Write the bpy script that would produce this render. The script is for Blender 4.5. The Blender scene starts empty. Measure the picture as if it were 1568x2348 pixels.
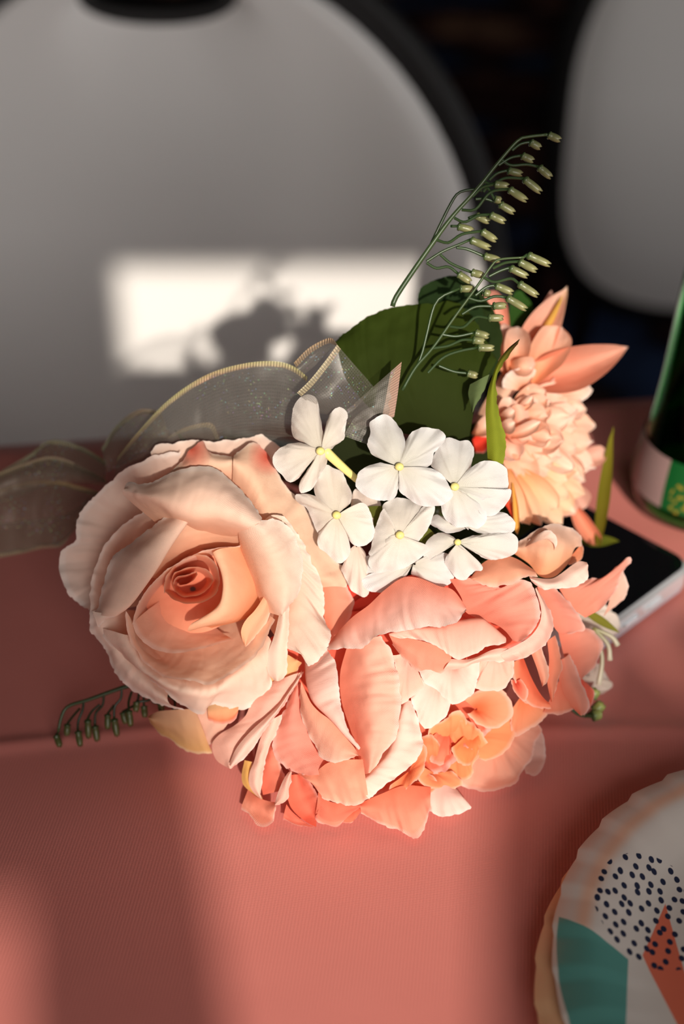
import bpy, bmesh, math, random
from mathutils import Vector, noise

# ---------------------------------------------------------------- camera, light, exposure
scn = bpy.context.scene
COL = scn.collection
F = 50.0 / 24.0 * 1568.0                 # focal length in pixels
PITCH = math.radians(36.0)
TABLE_Z = 0.74
CAM = Vector((0.0, 0.0, TABLE_Z + 0.38))
RGT = Vector((1, 0, 0))
FWD = Vector((0, math.cos(PITCH), -math.sin(PITCH)))
UPV = Vector((0, math.sin(PITCH), math.cos(PITCH)))
cam_data = bpy.data.cameras.new('camera')
cam_data.sensor_fit = 'HORIZONTAL'; cam_data.sensor_width = 24.0; cam_data.lens = 50.0
cam_data.clip_start = 0.01
cam_data.dof.use_dof = True; cam_data.dof.focus_distance = 0.482; cam_data.dof.aperture_fstop = 4.8
cam = bpy.data.objects.new('camera', cam_data); COL.objects.link(cam)
cam.location = CAM; cam.rotation_euler = (math.pi / 2 - PITCH, 0, 0)
scn.camera = cam

world = bpy.data.worlds.new('world'); scn.world = world; world.use_nodes = True
bg = world.node_tree.nodes['Background']
bg.inputs[0].default_value = (1.0, 0.93, 0.87, 1); bg.inputs[1].default_value = 0.12

SUN_AZ, SUN_TAN = 0.19, 0.535             # towards the sun: (SUN_AZ, -1, SUN_TAN)
sun_data = bpy.data.lights.new('sun', 'SUN'); sun_data.energy = 4.15; sun_data.angle = math.radians(0.6)
sun_data.color = (1.0, 0.905, 0.79)
sun = bpy.data.objects.new('sun', sun_data); COL.objects.link(sun)
sun.rotation_euler = Vector((SUN_AZ, -1.0, SUN_TAN)).to_track_quat('Z', 'Y').to_euler()
sun.location = (0.5, -1.3, 1.7)

# daylight of the sky coming in through the window behind the viewer
day_data = bpy.data.lights.new('window_daylight', 'AREA'); day_data.shape = 'RECTANGLE'; day_data.size = 0.9; day_data.size_y = 1.1
day_data.energy = 17; day_data.color = (1.0, 0.97, 0.94)
day = bpy.data.objects.new('window_daylight', day_data); COL.objects.link(day)
day.location = (0.36, -1.36, 1.66); day.rotation_euler = (math.pi / 2, 0, 0)

side_data = bpy.data.lights.new('added_side_light', 'AREA'); side_data.shape = 'RECTANGLE'; side_data.size = 1.3; side_data.size_y = 1.1  # added soft light from the right; its window is unseen
side_data.energy = 15; side_data.color = (0.98, 0.98, 1.0)
side = bpy.data.objects.new('added_side_light', side_data); COL.objects.link(side)
side.location = (3.12, -0.05, 1.55); side.rotation_euler = (math.pi / 2, 0, math.pi / 2)

scn.view_settings.view_transform = 'Standard'; scn.view_settings.look = 'None'
scn.view_settings.exposure = 0.0; scn.view_settings.gamma = 1.0
scn.view_settings.use_curve_mapping = False

# ---------------------------------------------------------------- helpers
def lin(c):
    return tuple(((v / 255) / 12.92 if v / 255 <= 0.04045 else ((v / 255 + 0.055) / 1.055) ** 2.4) for v in c)
def mixc(a, b, t):
    return tuple(x + (y - x) * t for x, y in zip(a, b))
def unproj(px, py, h):
    """a point of the bouquet: h is height towards the viewer in 0.147 mm steps from a plane half a metre away"""
    return unproj_t(px, py, 0.50 - h * 1.47e-4)
def unproj_t(px, py, t):
    return CAM + t * (FWD + RGT * ((px - 784.0) / F) - UPV * ((py - 1174.0) / F))
def table_t(py, z=TABLE_Z):
    v = (py - 1174.0) / F
    return (CAM.z - z) / (math.sin(PITCH) + math.cos(PITCH) * v)
def on_table(px, py, z=TABLE_Z):
    return unproj_t(px, py, table_t(py, z))
def bq(px, py, h):
    """bouquet point, kept above the tablecloth"""
    t = 0.50 - h * 1.47e-4
    tt = table_t(py, TABLE_Z + 0.0035)
    if t > tt: t = tt
    return unproj_t(px, py, t)

def cr(p0, p1, p2, p3, t):
    return tuple(0.5 * ((2 * b) + (-a + c) * t + (2 * a - 5 * b + 4 * c - d) * t * t + (-a + 3 * b - 3 * c + d) * t ** 3)
                 for a, b, c, d in zip(p0, p1, p2, p3))
def resample(pts, n):
    pts = [tuple(p) for p in pts]
    if len(pts) == 1: return pts * (n + 1)
    L = [0.0]
    for a, b in zip(pts, pts[1:]):
        L.append(L[-1] + max(1e-6, math.sqrt(sum((x - y) ** 2 for x, y in zip(a, b)))))
    out = []; k = 0
    for i in range(n + 1):
        d = L[-1] * i / n
        while k < len(pts) - 2 and d > L[k + 1]: k += 1
        t = (d - L[k]) / (L[k + 1] - L[k])
        p1, p2 = pts[k], pts[k + 1]
        p0 = pts[k - 1] if k > 0 else tuple(2 * a - b for a, b in zip(p1, p2))
        p3 = pts[k + 2] if k + 2 < len(pts) else tuple(2 * b - a for a, b in zip(p1, p2))
        out.append(cr(p0, p1, p2, p3, min(max(t, 0), 1)))
    return out
def plen(pts):
    return sum(math.dist(a, b) for a, b in zip(pts, pts[1:]))

def link(name, me, mat, parent=None):
    o = bpy.data.objects.new(name, me); COL.objects.link(o)
    if mat is not None and not me.materials: me.materials.append(mat)
    if parent is not None: o.parent = parent
    return o
def empty(name, loc=(0, 0, 0), parent=None):
    o = bpy.data.objects.new(name, None); COL.objects.link(o); o.location = loc; o.empty_display_size = 0.02
    if parent is not None: o.parent = parent
    return o
def tag(o, label=None, cat=None, group=None, kind=None):
    if label: o['label'] = label
    if cat: o['category'] = cat
    if group: o['group'] = group
    if kind: o['kind'] = kind
    return o
def grid_mesh(name, rows, cols_attr=None, uvs=None, smooth=True, close_u=False):
    """rows: list of rows of points -> quad grid mesh with optional per-vertex colours and uvs"""
    nv, nu = len(rows), len(rows[0])
    verts = [p for r in rows for p in r]
    faces = []
    for j in range(nv - 1):
        for i in range(nu if close_u else nu - 1):
            i2 = (i + 1) % nu
            faces.append((j * nu + i, j * nu + i2, (j + 1) * nu + i2, (j + 1) * nu + i))
    me = bpy.data.meshes.new(name)
    me.from_pydata([tuple(v) for v in verts], [], faces)
    if smooth: me.polygons.foreach_set('use_smooth', [True] * len(faces))
    if cols_attr:
        at = me.color_attributes.new('Col', 'FLOAT_COLOR', 'POINT')
        flat = []
        for r in cols_attr:
            for c in r: flat += [c[0], c[1], c[2], 1.0]
        at.data.foreach_set('color', flat)
    if uvs:
        uvl = me.uv_layers.new(name='UVMap')
        fl = [p for r in uvs for p in r]
        buf = []
        for f in faces:
            for k in f: buf += [fl[k][0], fl[k][1]]
        uvl.data.foreach_set('uv', buf)
    me.update()
    return me

# ---------------------------------------------------------------- materials
class NT:
    def __init__(s, name):
        s.m = bpy.data.materials.new(name); s.m.use_nodes = True
        s.t = s.m.node_tree; s.t.nodes.clear()
        s.out = s.n('ShaderNodeOutputMaterial')
    def n(s, typ, **kw):
        nd = s.t.nodes.new(typ)
        for k, v in kw.items(): setattr(nd, k, v)
        return nd
    def l(s, a, b): s.t.links.new(a, b)
    def math(s, op, a, b=None, c=None):
        nd = s.n('ShaderNodeMath', operation=op)
        for i, v in enumerate((a, b, c)):
            if v is None: continue
            if isinstance(v, (int, float)): nd.inputs[i].default_value = v
            else: s.l(v, nd.inputs[i])
        return nd.outputs[0]
    def mix(s, fac, a, b):
        nd = s.n('ShaderNodeMix', data_type='RGBA')
        for sock, v in ((nd.inputs[0], fac), (nd.inputs[6], a), (nd.inputs[7], b)):
            if isinstance(v, (int, float)): sock.default_value = v
            elif isinstance(v, tuple): sock.default_value = (*v[:3], 1)
            else: s.l(v, sock)
        return nd.outputs[2]
    def principled(s, color, rough=0.5, **kw):
        p = s.n('ShaderNodeBsdfPrincipled')
        if isinstance(color, tuple): p.inputs['Base Color'].default_value = (*color[:3], 1)
        else: s.l(color, p.inputs['Base Color'])
        p.inputs['Roughness'].default_value = rough
        for k, v in kw.items(): p.inputs[k.replace('_', ' ')].default_value = v
        return p

def fabric(name, rough=0.7, transl=0.32, weave=0.00055, bump=0.25, spec=0.3, sheen=0.0):
    """woven petal cloth: dye comes from the colour attribute, weave relief from the uv map (metres)"""
    k = NT(name)
    at = k.n('ShaderNodeVertexColor', layer_name='Col')
    uv = k.n('ShaderNodeUVMap', uv_map='UVMap')
    sep = k.n('ShaderNodeSeparateXYZ'); k.l(uv.outputs[0], sep.inputs[0])
    f = 2 * math.pi / weave
    su = k.math('SINE', k.math('MULTIPLY', sep.outputs[0], f))
    sv = k.math('SINE', k.math('MULTIPLY', sep.outputs[1], f))
    w = k.math('MULTIPLY', su, sv)
    tc = k.n('ShaderNodeTexCoord')
    nz = k.n('ShaderNodeTexNoise'); nz.inputs['Scale'].default_value = 260; nz.inputs['Detail'].default_value = 3
    k.l(tc.outputs['Object'], nz.inputs['Vector'])
    hgt = k.math('ADD', k.math('MULTIPLY', w, 0.00009), k.math('MULTIPLY', nz.outputs[0], 0.0005))
    bp = k.n('ShaderNodeBump'); bp.inputs['Strength'].default_value = bump; bp.inputs['Distance'].default_value = 1.0
    k.l(hgt, bp.inputs['Height'])
    var = k.n('ShaderNodeTexNoise'); var.inputs['Scale'].default_value = 90
    k.l(tc.outputs['Object'], var.inputs['Vector'])
    fac = k.math('MULTIPLY_ADD', var.outputs[0], 0.16, 0.92)
    vm = k.n('ShaderNodeVectorMath', operation='SCALE'); k.l(at.outputs[0], vm.inputs[0]); k.l(fac, vm.inputs['Scale'])
    p = k.principled(vm.outputs[0], rough); p.inputs['Specular IOR Level'].default_value = spec
    p.inputs['Sheen Weight'].default_value = sheen
    k.l(bp.outputs[0], p.inputs['Normal'])
    tr = k.n('ShaderNodeBsdfTranslucent'); k.l(vm.outputs[0], tr.inputs[0]); k.l(bp.outputs[0], tr.inputs[1])
    mx = k.n('ShaderNodeMixShader'); mx.inputs[0].default_value = transl
    k.l(p.outputs[0], mx.inputs[1]); k.l(tr.outputs[0], mx.inputs[2]); k.l(mx.outputs[0], k.out.inputs[0])
    return k.m
def plain(name, color, rough=0.5, **kw):
    k = NT(name); p = k.principled(color, rough, **kw); k.l(p.outputs[0], k.out.inputs[0]); return k.m

M_petal = fabric('petal_cloth', 0.75, 0.26, bump=0.42)
M_white = fabric('white_petal_cloth', 0.5, 0.24, bump=0.5, spec=0.4)
M_leaf = fabric('leaf_cloth', 0.8, 0.22, weave=0.0007, bump=0.3, spec=0.12)
def mk_fern():
    k = NT('moulded_green_plastic')
    at = k.n('ShaderNodeVertexColor', layer_name='Col')
    p = k.principled((0, 0, 0), 0.35); k.l(at.outputs[0], p.inputs['Base Color'])
    k.l(p.outputs[0], k.out.inputs[0]); return k.m
M_fern = mk_fern()
def mk_ribbon(name='organza_ribbon', a0=0.24, tone=(0.20, 0.18, 0.15)):
    k = NT(name)
    uv = k.n('ShaderNodeUVMap', uv_map='UVMap'); sep = k.n('ShaderNodeSeparateXYZ'); k.l(uv.outputs[0], sep.inputs[0])
    f = 2 * math.pi / 0.00085
    a = k.math('SINE', k.math('MULTIPLY', sep.outputs[0], f)); b = k.math('SINE', k.math('MULTIPLY', sep.outputs[1], f))
    thread = k.math('MAXIMUM', a, b)
    alpha = k.math('MULTIPLY_ADD', thread, 0.10, a0)
    tc = k.n('ShaderNodeTexCoord')
    vo = k.n('ShaderNodeTexVoronoi'); vo.inputs['Scale'].default_value = 900; k.l(tc.outputs['Object'], vo.inputs['Vector'])
    sp = k.math('LESS_THAN', vo.outputs['Distance'], 0.22)
    nz = k.n('ShaderNodeTexNoise'); nz.inputs['Scale'].default_value = 60; k.l(tc.outputs['Object'], nz.inputs['Vector'])
    sp = k.math('MULTIPLY', sp, k.math('GREATER_THAN', nz.outputs[0], 0.5))
    hue = k.n('ShaderNodeHueSaturation'); hue.inputs['Color'].default_value = (0.35, 0.75, 0.6, 1)
    k.l(vo.outputs['Color'], hue.inputs['Hue']); hue.inputs['Saturation'].default_value = 1.0
    colr = k.mix(sp, tone, hue.outputs[0])
    p = k.principled(colr, 0.42, Metallic=0.15)
    p.inputs['Thin Film Thickness'].default_value = 420; p.inputs['Thin Film IOR'].default_value = 1.5
    tr = k.n('ShaderNodeBsdfTransparent')
    mx = k.n('ShaderNodeMixShader'); k.l(alpha, mx.inputs[0]); k.l(tr.outputs[0], mx.inputs[1]); k.l(p.outputs[0], mx.inputs[2])
    k.l(mx.outputs[0], k.out.inputs[0]); return k.m
M_ribbon = mk_ribbon()
M_ribbon_dense = mk_ribbon('layered_organza_ribbon', 0.5, (0.21, 0.165, 0.12))
def mk_band():
    k = NT('iridescent_ribbon_edge')
    at = k.n('ShaderNodeVertexColor', layer_name='Col')
    uv = k.n('ShaderNodeUVMap', uv_map='UVMap'); sep = k.n('ShaderNodeSeparateXYZ'); k.l(uv.outputs[0], sep.inputs[0])
    st = k.math('SINE', k.math('MULTIPLY', sep.outputs[0], 2 * math.pi / 0.0010))
    tc = k.n('ShaderNodeTexCoord'); nz = k.n('ShaderNodeTexNoise'); nz.inputs['Scale'].default_value = 45
    k.l(tc.outputs['Object'], nz.inputs['Vector'])
    rmp = k.n('ShaderNodeValToRGB'); e = rmp.color_ramp.elements
    e[0].position = 0.3; e[0].color = (0.75, 0.66, 0.30, 1); e[1].position = 0.7; e[1].color = (0.85, 0.50, 0.38, 1)
    x = rmp.color_ramp.elements.new(0.5); x.color = (0.80, 0.74, 0.50, 1)
    k.l(nz.outputs[0], rmp.inputs[0])
    m1 = k.mix(0.45, at.outputs[0], rmp.outputs[0])
    fac = k.math('MULTIPLY_ADD', k.math('GREATER_THAN', st, 0.2), -0.30, 0.85)
    vm = k.n('ShaderNodeVectorMath', operation='SCALE'); k.l(m1, vm.inputs[0]); k.l(fac, vm.inputs['Scale'])
    p = k.principled((0, 0, 0), 0.3, Metallic=0.1); k.l(vm.outputs[0], p.inputs['Base Color'])
    bp = k.n('ShaderNodeBump'); bp.inputs['Distance'].default_value = 0.0002; k.l(st, bp.inputs['Height']); k.l(bp.outputs[0], p.inputs['Normal'])
    tr = k.n('ShaderNodeBsdfTransparent'); mx = k.n('ShaderNodeMixShader'); mx.inputs[0].default_value = 0.8
    k.l(tr.outputs[0], mx.inputs[1]); k.l(p.outputs[0], mx.inputs[2]); k.l(mx.outputs[0], k.out.inputs[0]); return k.m
M_band = mk_band()
def mk_cloth():
    k = NT('pink_satin_cloth')
    tc = k.n('ShaderNodeTexCoord'); mp = k.n('ShaderNodeMapping'); mp.inputs['Rotation'].default_value[2] = 0.12
    k.l(tc.outputs['Object'], mp.inputs[0])
    sep = k.n('ShaderNodeSeparateXYZ'); k.l(mp.outputs[0], sep.inputs[0])
    a = k.math('SINE', k.math('MULTIPLY', sep.outputs[0], 2 * math.pi / 0.0011))
    b = k.math('SINE', k.math('MULTIPLY', sep.outputs[1], 2 * math.pi / 0.0007))
    nz = k.n('ShaderNodeTexNoise'); nz.inputs['Scale'].default_value = 14; nz.inputs['Detail'].default_value = 2
    k.l(tc.outputs['Object'], nz.inputs['Vector'])
    h = k.math('ADD', k.math('MULTIPLY', a, 0.00002), k.math('MULTIPLY', b, 0.000012))
    h = k.math('ADD', h, k.math('MULTIPLY', nz.outputs[0], 0.0012))
    bp = k.n('ShaderNodeBump'); bp.inputs['Strength'].default_value = 0.9; bp.inputs['Distance'].default_value = 1.0
    k.l(h, bp.inputs['Height'])
    colr = k.mix(nz.outputs[0], lin((212, 126, 116)), lin((218, 134, 124)))
    p = k.principled(colr, 0.38); p.inputs['Specular IOR Level'].default_value = 0.5; k.l(bp.outputs[0], p.inputs['Normal'])
    k.l(p.outputs[0], k.out.inputs[0]); return k.m
M_cloth = mk_cloth()
def mk_floor():
    k = NT('dark_patterned_carpet')
    tc = k.n('ShaderNodeTexCoord')
    nz = k.n('ShaderNodeTexNoise'); nz.inputs['Scale'].default_value = 3.2; nz.inputs['Detail'].default_value = 2
    k.l(tc.outputs['Object'], nz.inputs['Vector'])
    r = k.n('ShaderNodeValToRGB'); e = r.color_ramp.elements
    e[0].position = 0.36; e[0].color = (*lin((62, 80, 118)), 1); e[1].position = 0.66; e[1].color = (*lin((190, 146, 116)), 1)
    x = r.color_ramp.elements.new(0.46); x.color = (*lin((34, 28, 30)), 1)
    x = r.color_ramp.elements.new(0.56); x.color = (*lin((92, 58, 54)), 1)
    k.l(nz.outputs[0], r.inputs[0])
    p = k.principled((0, 0, 0), 0.95); p.inputs['Specular IOR Level'].default_value = 0.1
    k.l(r.outputs[0], p.inputs['Base Color'])
    k.l(p.outputs[0], k.out.inputs[0]); return k.m
M_floor = mk_floor()
M_wall = plain('taupe_wall_paint', lin((104, 96, 90)), 0.9)
M_pad = plain('white_leatherette', lin((243, 240, 237)), 0.55)
M_black = plain('black_plastic', lin((16, 14, 15)), 0.6)
M_metal_black = plain('black_metal', lin((20, 19, 20)), 0.35, Metallic=0.6)
M_wood = plain('brown_wood', lin((110, 80, 58)), 0.6)
M_silver = plain('polished_silver_metal', lin((226, 228, 232)), 0.3, Metallic=0.55)
M_screen = plain('black_glass_screen', (0.004, 0.004, 0.005), 0.04)
M_yellow = plain('pale_yellow_bead', lin((238, 226, 140)), 0.45)
M_frame_white = plain('white_window_frame', lin((225, 222, 216)), 0.5)

# ---------------------------------------------------------------- shape builders for the bouquet
def wob(p, s, seed):
    return noise.noise(Vector((p[0] * s + seed * 13.7, p[1] * s - seed * 7.3, p[2] * s + seed * 3.1)))
_seed = [0]
def patch(name, parent, curves, Z=(0, 0, 1), mat=None, c0=(255, 255, 255), c1=(255, 255, 255), c2=None, wr=7.0, fray=2.2,
          res=5.6, label=None, nv=None, tint=None, rim=0.3):
    """a sheet of cloth lofted from its base curve to its rim through the given curves of (x, y, height)"""
    _seed[0] += 1; sd = _seed[0]; wr *= 1.35
    cs = []
    for c in curves:
        cs.append([(Z[0] + p[0] / Z[2], Z[1] + p[1] / Z[2], p[2]) for p in c])
    L = max(plen(c) for c in cs)
    nu = int(min(110, max(12, L / res)))
    rs = [resample(c, nu) for c in cs]
    W = sum(plen([r[i] for r in rs]) for i in (0, nu // 2, nu)) / 3
    n_v = nv or int(min(34, max(7, W / (res * 1.5))))
    colsn = [resample([r[i] for r in rs], n_v) for i in range(nu + 1)]
    lc0, lc1 = lin(c0), lin(c1); lc2 = lin(c2) if c2 else lc1
    rows, cols, uvs = [], [], []
    for j in range(n_v + 1):
        v = j / n_v
        row, crow, urow = [], [], []
        for i in range(nu + 1):
            x, y, h = colsn[i][j]
            e = v ** 2.0
            h += wr * (0.35 + 0.65 * e) * (1.1 * wob((x, y, h), 1 / 62, sd) + 0.55 * wob((x, y, h), 1 / 24, sd + 3))
            s_ = i * L / nu
            h += wr * v ** 1.3 * (0.75 * noise.noise(Vector((s_ / 34, v * 1.1, sd * 3.7))) + 0.42 * noise.noise(Vector((s_ / 13, v * 1.4, sd * 5.1))))
            x += wr * 0.35 * wob((x, y, h), 1 / 45, sd + 5) * e
            y += wr * 0.35 * wob((x, y, h), 1 / 45, sd + 9) * e
            if v > 0.86 and fray:
                g = (v - 0.86) / 0.14
                h += g * wr * 0.6 * wob((x, y, h), 1 / 15, sd + 11)
                x += g * fray * 1.5 * wob((x, y, 0), 1 / 20, sd + 41); y += g * fray * 1.5 * wob((x, y, 0), 1 / 20, sd + 51)
                if j == n_v:
                    x += fray * wob((x, y, 0), 1 / 5.0, sd + 21); y += fray * wob((x, y, 0), 1 / 5.0, sd + 31)
            row.append(bq(x, y, h))
            c = mixc(lc0, lc1, v ** 1.15)
            if c2 and v > 0.75: c = mixc(c, lc2, min(1, (v - 0.75) / 0.2) * max(0, min(1, 0.6 + 1.3 * wob((x, y, 0), 1 / 50, sd + 17))))
            if fray and rim and v > 0.955: c = mixc(c, (0.95, 0.92, 0.88), rim)
            if tint:                       # dye mark with a shape of its own on the cloth
                tx, ty, tr, tcol = tint
                tx = Z[0] + tx / Z[2]; ty = Z[1] + ty / Z[2]
                d = math.hypot(x - tx, y - ty) / tr
                if d < 1: c = mixc(c, lin(tcol), (1 - d) ** 0.7)
            crow.append(c); urow.append((0.000147 * i * L / nu, 0.000147 * j * W / n_v))
        rows.append(row); cols.append(crow); uvs.append(urow)
    me = grid_mesh(name, rows, cols, uvs)
    o = link(name, me, mat or M_petal, parent)
    if label: o['label'] = label
    return o
def lerp3(a, b, t): return tuple(x + (y - x) * t for x, y in zip(a, b))
def two(A, B, bulge=0.0, n=8, base=None):
    """curves from A to B with the middle lifted by bulge; base = (x, y, h, shrink) adds a hidden root"""
    a, b = resample(A, n), resample(B, n)
    mid = [(lerp3(p, q, 0.5)[0], lerp3(p, q, 0.5)[1], lerp3(p, q, 0.5)[2] + bulge) for p, q in zip(a, b)]
    out = [a, mid, b]
    if base:
        bx, by, bh, k = base
        out.insert(0, [(bx + (p[0] - bx) * k, by + (p[1] - by) * k, bh) for p in a])
    return out
def cup(rim, cx, cy, bh, k0=0.25, k1=0.72, mh=None):
    r = resample(rim, 12)
    base = [(cx + (p[0] - cx) * k0, cy + (p[1] - cy) * k0, bh) for p in r]
    mid = [(cx + (p[0] - cx) * k1, cy + (p[1] - cy) * k1, (p[2] * 0.45 + bh * 0.55) if mh is None else mh) for p in r]
    return [base, mid, r]
def fan(base, arc, hm=15.0, kb=0.06, he=None):
    """petal spreading from a base point to an outline arc; arc points (x, y) or (x, y, h)"""
    arc = [(p[0], p[1], p[2] if len(p) > 2 else (he if he is not None else base[2])) for p in arc]
    r = resample(arc, 16)
    out = []
    for k in (kb, 0.35, 0.7, 1.0):
        lift = hm * math.sin(math.pi * k) if k < 1 else 0
        out.append([(base[0] + (p[0] - base[0]) * k, base[1] + (p[1] - base[1]) * k, base[2] + (p[2] - base[2]) * k + lift) for p in r])
    return out
def blade(B, T, w, shape='round', cupd=12.0, arch=0.0, bend=0.0, n=9, tipcurl=0.0):
    """petal or leaf as cross sections from base B to tip T (x, y, h), half width w, cupped across by cupd, arched along by arch"""
    dx, dy = T[0] - B[0], T[1] - B[1]; L = math.hypot(dx, dy) or 1
    nx, ny = -dy / L, dx / L
    out = []
    for k in range(n + 1):
        s = k / n
        if shape == 'round': ww = w * min(1, 0.18 + s * 1.7) ** 0.8 * math.sqrt(max(0.0, 1 - max(0, (s - 0.62) / 0.38) ** 2.4))
        else: ww = w * (math.sin(math.pi * min(1, (0.06 + 0.94 * s)) ** 0.85)) ** 0.85
        ww = max(ww, 0.8)
        px = B[0] + dx * s + nx * bend * math.sin(math.pi * s); py = B[1] + dy * s + ny * bend * math.sin(math.pi * s)
        h = B[2] + (T[2] - B[2]) * s + arch * math.sin(math.pi * s) + tipcurl * max(0, s - 0.6) ** 2 / 0.16
        out.append([(px + nx * ww * q, py + ny * ww * q, h + cupd * (abs(q) ** 1.8) * min(1, ww / w * 1.1)) for q in (-1, -0.5, 0, 0.5, 1)])
    return out
def tube_rows(pts, rads, seg=8):
    """rings along a world-space polyline"""
    rows = []
    up = Vector((0.3, 0.2, 0.93))
    for k, p in enumerate(pts):
        d = (pts[min(k + 1, len(pts) - 1)] - pts[max(k - 1, 0)]).normalized()
        a = d.cross(up).normalized(); b = d.cross(a)
        rows.append([p + (a * math.cos(2 * math.pi * i / seg) + b * math.sin(2 * math.pi * i / seg)) * rads[k] for i in range(seg)])
    return rows
PXM = 0.000147
def tube(name, parent, ctrl, r0, r1, mat, c0=(60, 80, 40), c1=None, Z=(0, 0, 1), n=None, seg=8, world=False, label=None):
    if world: pts = [Vector(p) for p in resample(ctrl, n or 14)]
    else:
        q = [(Z[0] + p[0] / Z[2], Z[1] + p[1] / Z[2], p[2]) for p in ctrl]
        pts = [bq(*p) for p in resample(q, n or max(8, int(plen(q) / 12)))]
    m = len(pts)
    rads = [(r0 + (r1 - r0) * k / (m - 1)) * (1 if world else PXM) for k in range(m)]
    rows = tube_rows(pts, rads, seg)
    rows = [[pts[0]] * seg] + rows + [[pts[-1]] * seg]
    cols = [[mixc(lin(c0), lin(c1 or c0), k / (len(rows) - 1))] * seg for k in range(len(rows))]
    o = link(name, grid_mesh(name, rows, cols, close_u=True), mat, parent)
    if label: o['label'] = label
    return o

# ---------------------------------------------------------------- the setting
def box_into(bm, x0, x1, y0, y1, z0, z1):
    vs = [bm.verts.new(p) for p in ((x0, y0, z0), (x1, y0, z0), (x1, y1, z0), (x0, y1, z0), (x0, y0, z1), (x1, y0, z1), (x1, y1, z1), (x0, y1, z1))]
    for f in ((0, 3, 2, 1), (4, 5, 6, 7), (0, 1, 5, 4), (1, 2, 6, 5), (2, 3, 7, 6), (3, 0, 4, 7)): bm.faces.new([vs[i] for i in f])
def boxes(name, lst, mat, parent=None, bevel=0.0):
    bm = bmesh.new()
    for b in lst: box_into(bm, *b)
    if bevel: bmesh.ops.bevel(bm, geom=bm.edges[:], offset=bevel, segments=2, affect='EDGES')
    me = bpy.data.meshes.new(name); bm.to_mesh(me); bm.free()
    return link(name, me, mat, parent)
tag(boxes('floor', [(-3, 3.2, -1.62, 6, -0.05, 0)], M_floor), kind='structure')
WY = -1.5                                  # inner face of the window wall, behind the viewer
MX0, MX1 = 0.256, 0.306                    # mullion between the two lights of the window
CX0 = 0.45                                # left edge of the added sun-blocking cloth
SILL, LINTEL, WL, WR = 0.86, 2.012, -0.42, 0.82
tag(boxes('wall_front', [(-3, WL, WY - .12, WY, 0, 2.7), (WR, 3.2, WY - .12, WY, 0, 2.7), (WL, WR, WY - .12, WY, 0, SILL), (WL, WR, WY - .12, WY, LINTEL + .05, 2.7)], M_wall), kind='structure')
win = tag(empty('window_1', (0.5, WY, SILL)), kind='structure')
# the rest of the room: dim ceiling and walls, so that the light comes from the window
tag(boxes('ceiling', [(-3, 3.2, -1.62, 6, 2.7, 2.75)], M_wall), kind='structure')
tag(boxes('wall_left', [(-3.05, -3, -1.62, 6, 0, 2.7)], M_wall), kind='structure')
tag(boxes('wall_right', [(3.2, 3.25, -1.62, -.75, 0, 2.7), (3.2, 3.25, .65, 6, 0, 2.7), (3.2, 3.25, -.75, .65, 0, .95), (3.2, 3.25, -.75, .65, 2.15, 2.7)], M_wall), kind='structure')
tag(boxes('assumed_window', [(3.205, 3.245, -.75, -.70, .95, 2.15), (3.205, 3.245, .60, .65, .95, 2.15), (3.205, 3.245, -.70, .60, .95, 1.0), (3.205, 3.245, -.70, .60, 2.10, 2.15), (3.21, 3.24, -.07, -.03, 1.0, 2.10)], M_frame_white), kind='structure')  # assumed window out of view, added to go with the side light
tag(boxes('wall_back', [(-3, 3.2, 6, 6.05, 0, 2.7)], M_wall), kind='structure')
def child(o, p):
    o.parent = p; o.matrix_parent_inverse.identity(); o.location = -Vector(p.location) if o.location.length == 0 else o.location - p.location
    return o
for n_, b_ in (('window_frame', [(WL, WL + .05, WY - .09, WY - .03, SILL, LINTEL + .05), (WR - .05, WR, WY - .09, WY - .03, SILL, LINTEL + .05), (WL, WR, WY - .09, WY - .03, SILL, SILL + .05), (WL, WR, WY - .09, WY - .03, LINTEL, LINTEL + .05)]),
               ('window_mullion', [(MX0, MX1, WY - .09, WY - .03, SILL + .05, LINTEL)]), ('window_sill', [(WL - .04, WR + .04, WY - .02, WY + .10, SILL - .03, SILL)])):
    child(boxes(n_, b_, M_frame_white), win)
added_blind = tag(empty('added_roller_blind', ((WL + MX0) / 2, WY + .02, LINTEL)), 'plain cream roller cover, added out of view to keep sun off the table', 'added_blind')  # unseen cover, put in to cut the sun through this pane
child(boxes('added_blind_fabric', [(WL - .02, MX0 + .012, WY + .004, WY + .007, 1.716, LINTEL + .02)], plain('added_blind_cloth', lin((225, 214, 196)), 0.9)), added_blind)
child(boxes('added_blind_casing', [(WL - .03, MX0 + .02, WY, WY + .05, LINTEL + .02, LINTEL + .07)], M_frame_white, bevel=.006), added_blind)
child(boxes('bottom_bar', [(WL - .02, MX0 + .012, WY + .002, WY + .012, 1.702, 1.718)], M_frame_white), added_blind)

def mk_added_curtain():
    k = NT('added_cream_curtain')
    d = k.n('ShaderNodeBsdfDiffuse'); t = k.n('ShaderNodeBsdfTranslucent'); mx = k.n('ShaderNodeMixShader'); mx.inputs[0].default_value = 0.5
    for s in (d, t): s.inputs[0].default_value = (*lin((232, 224, 210)), 1)
    k.l(d.outputs[0], mx.inputs[1]); k.l(t.outputs[0], mx.inputs[2]); k.l(mx.outputs[0], k.out.inputs[0]); return k.m
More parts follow.
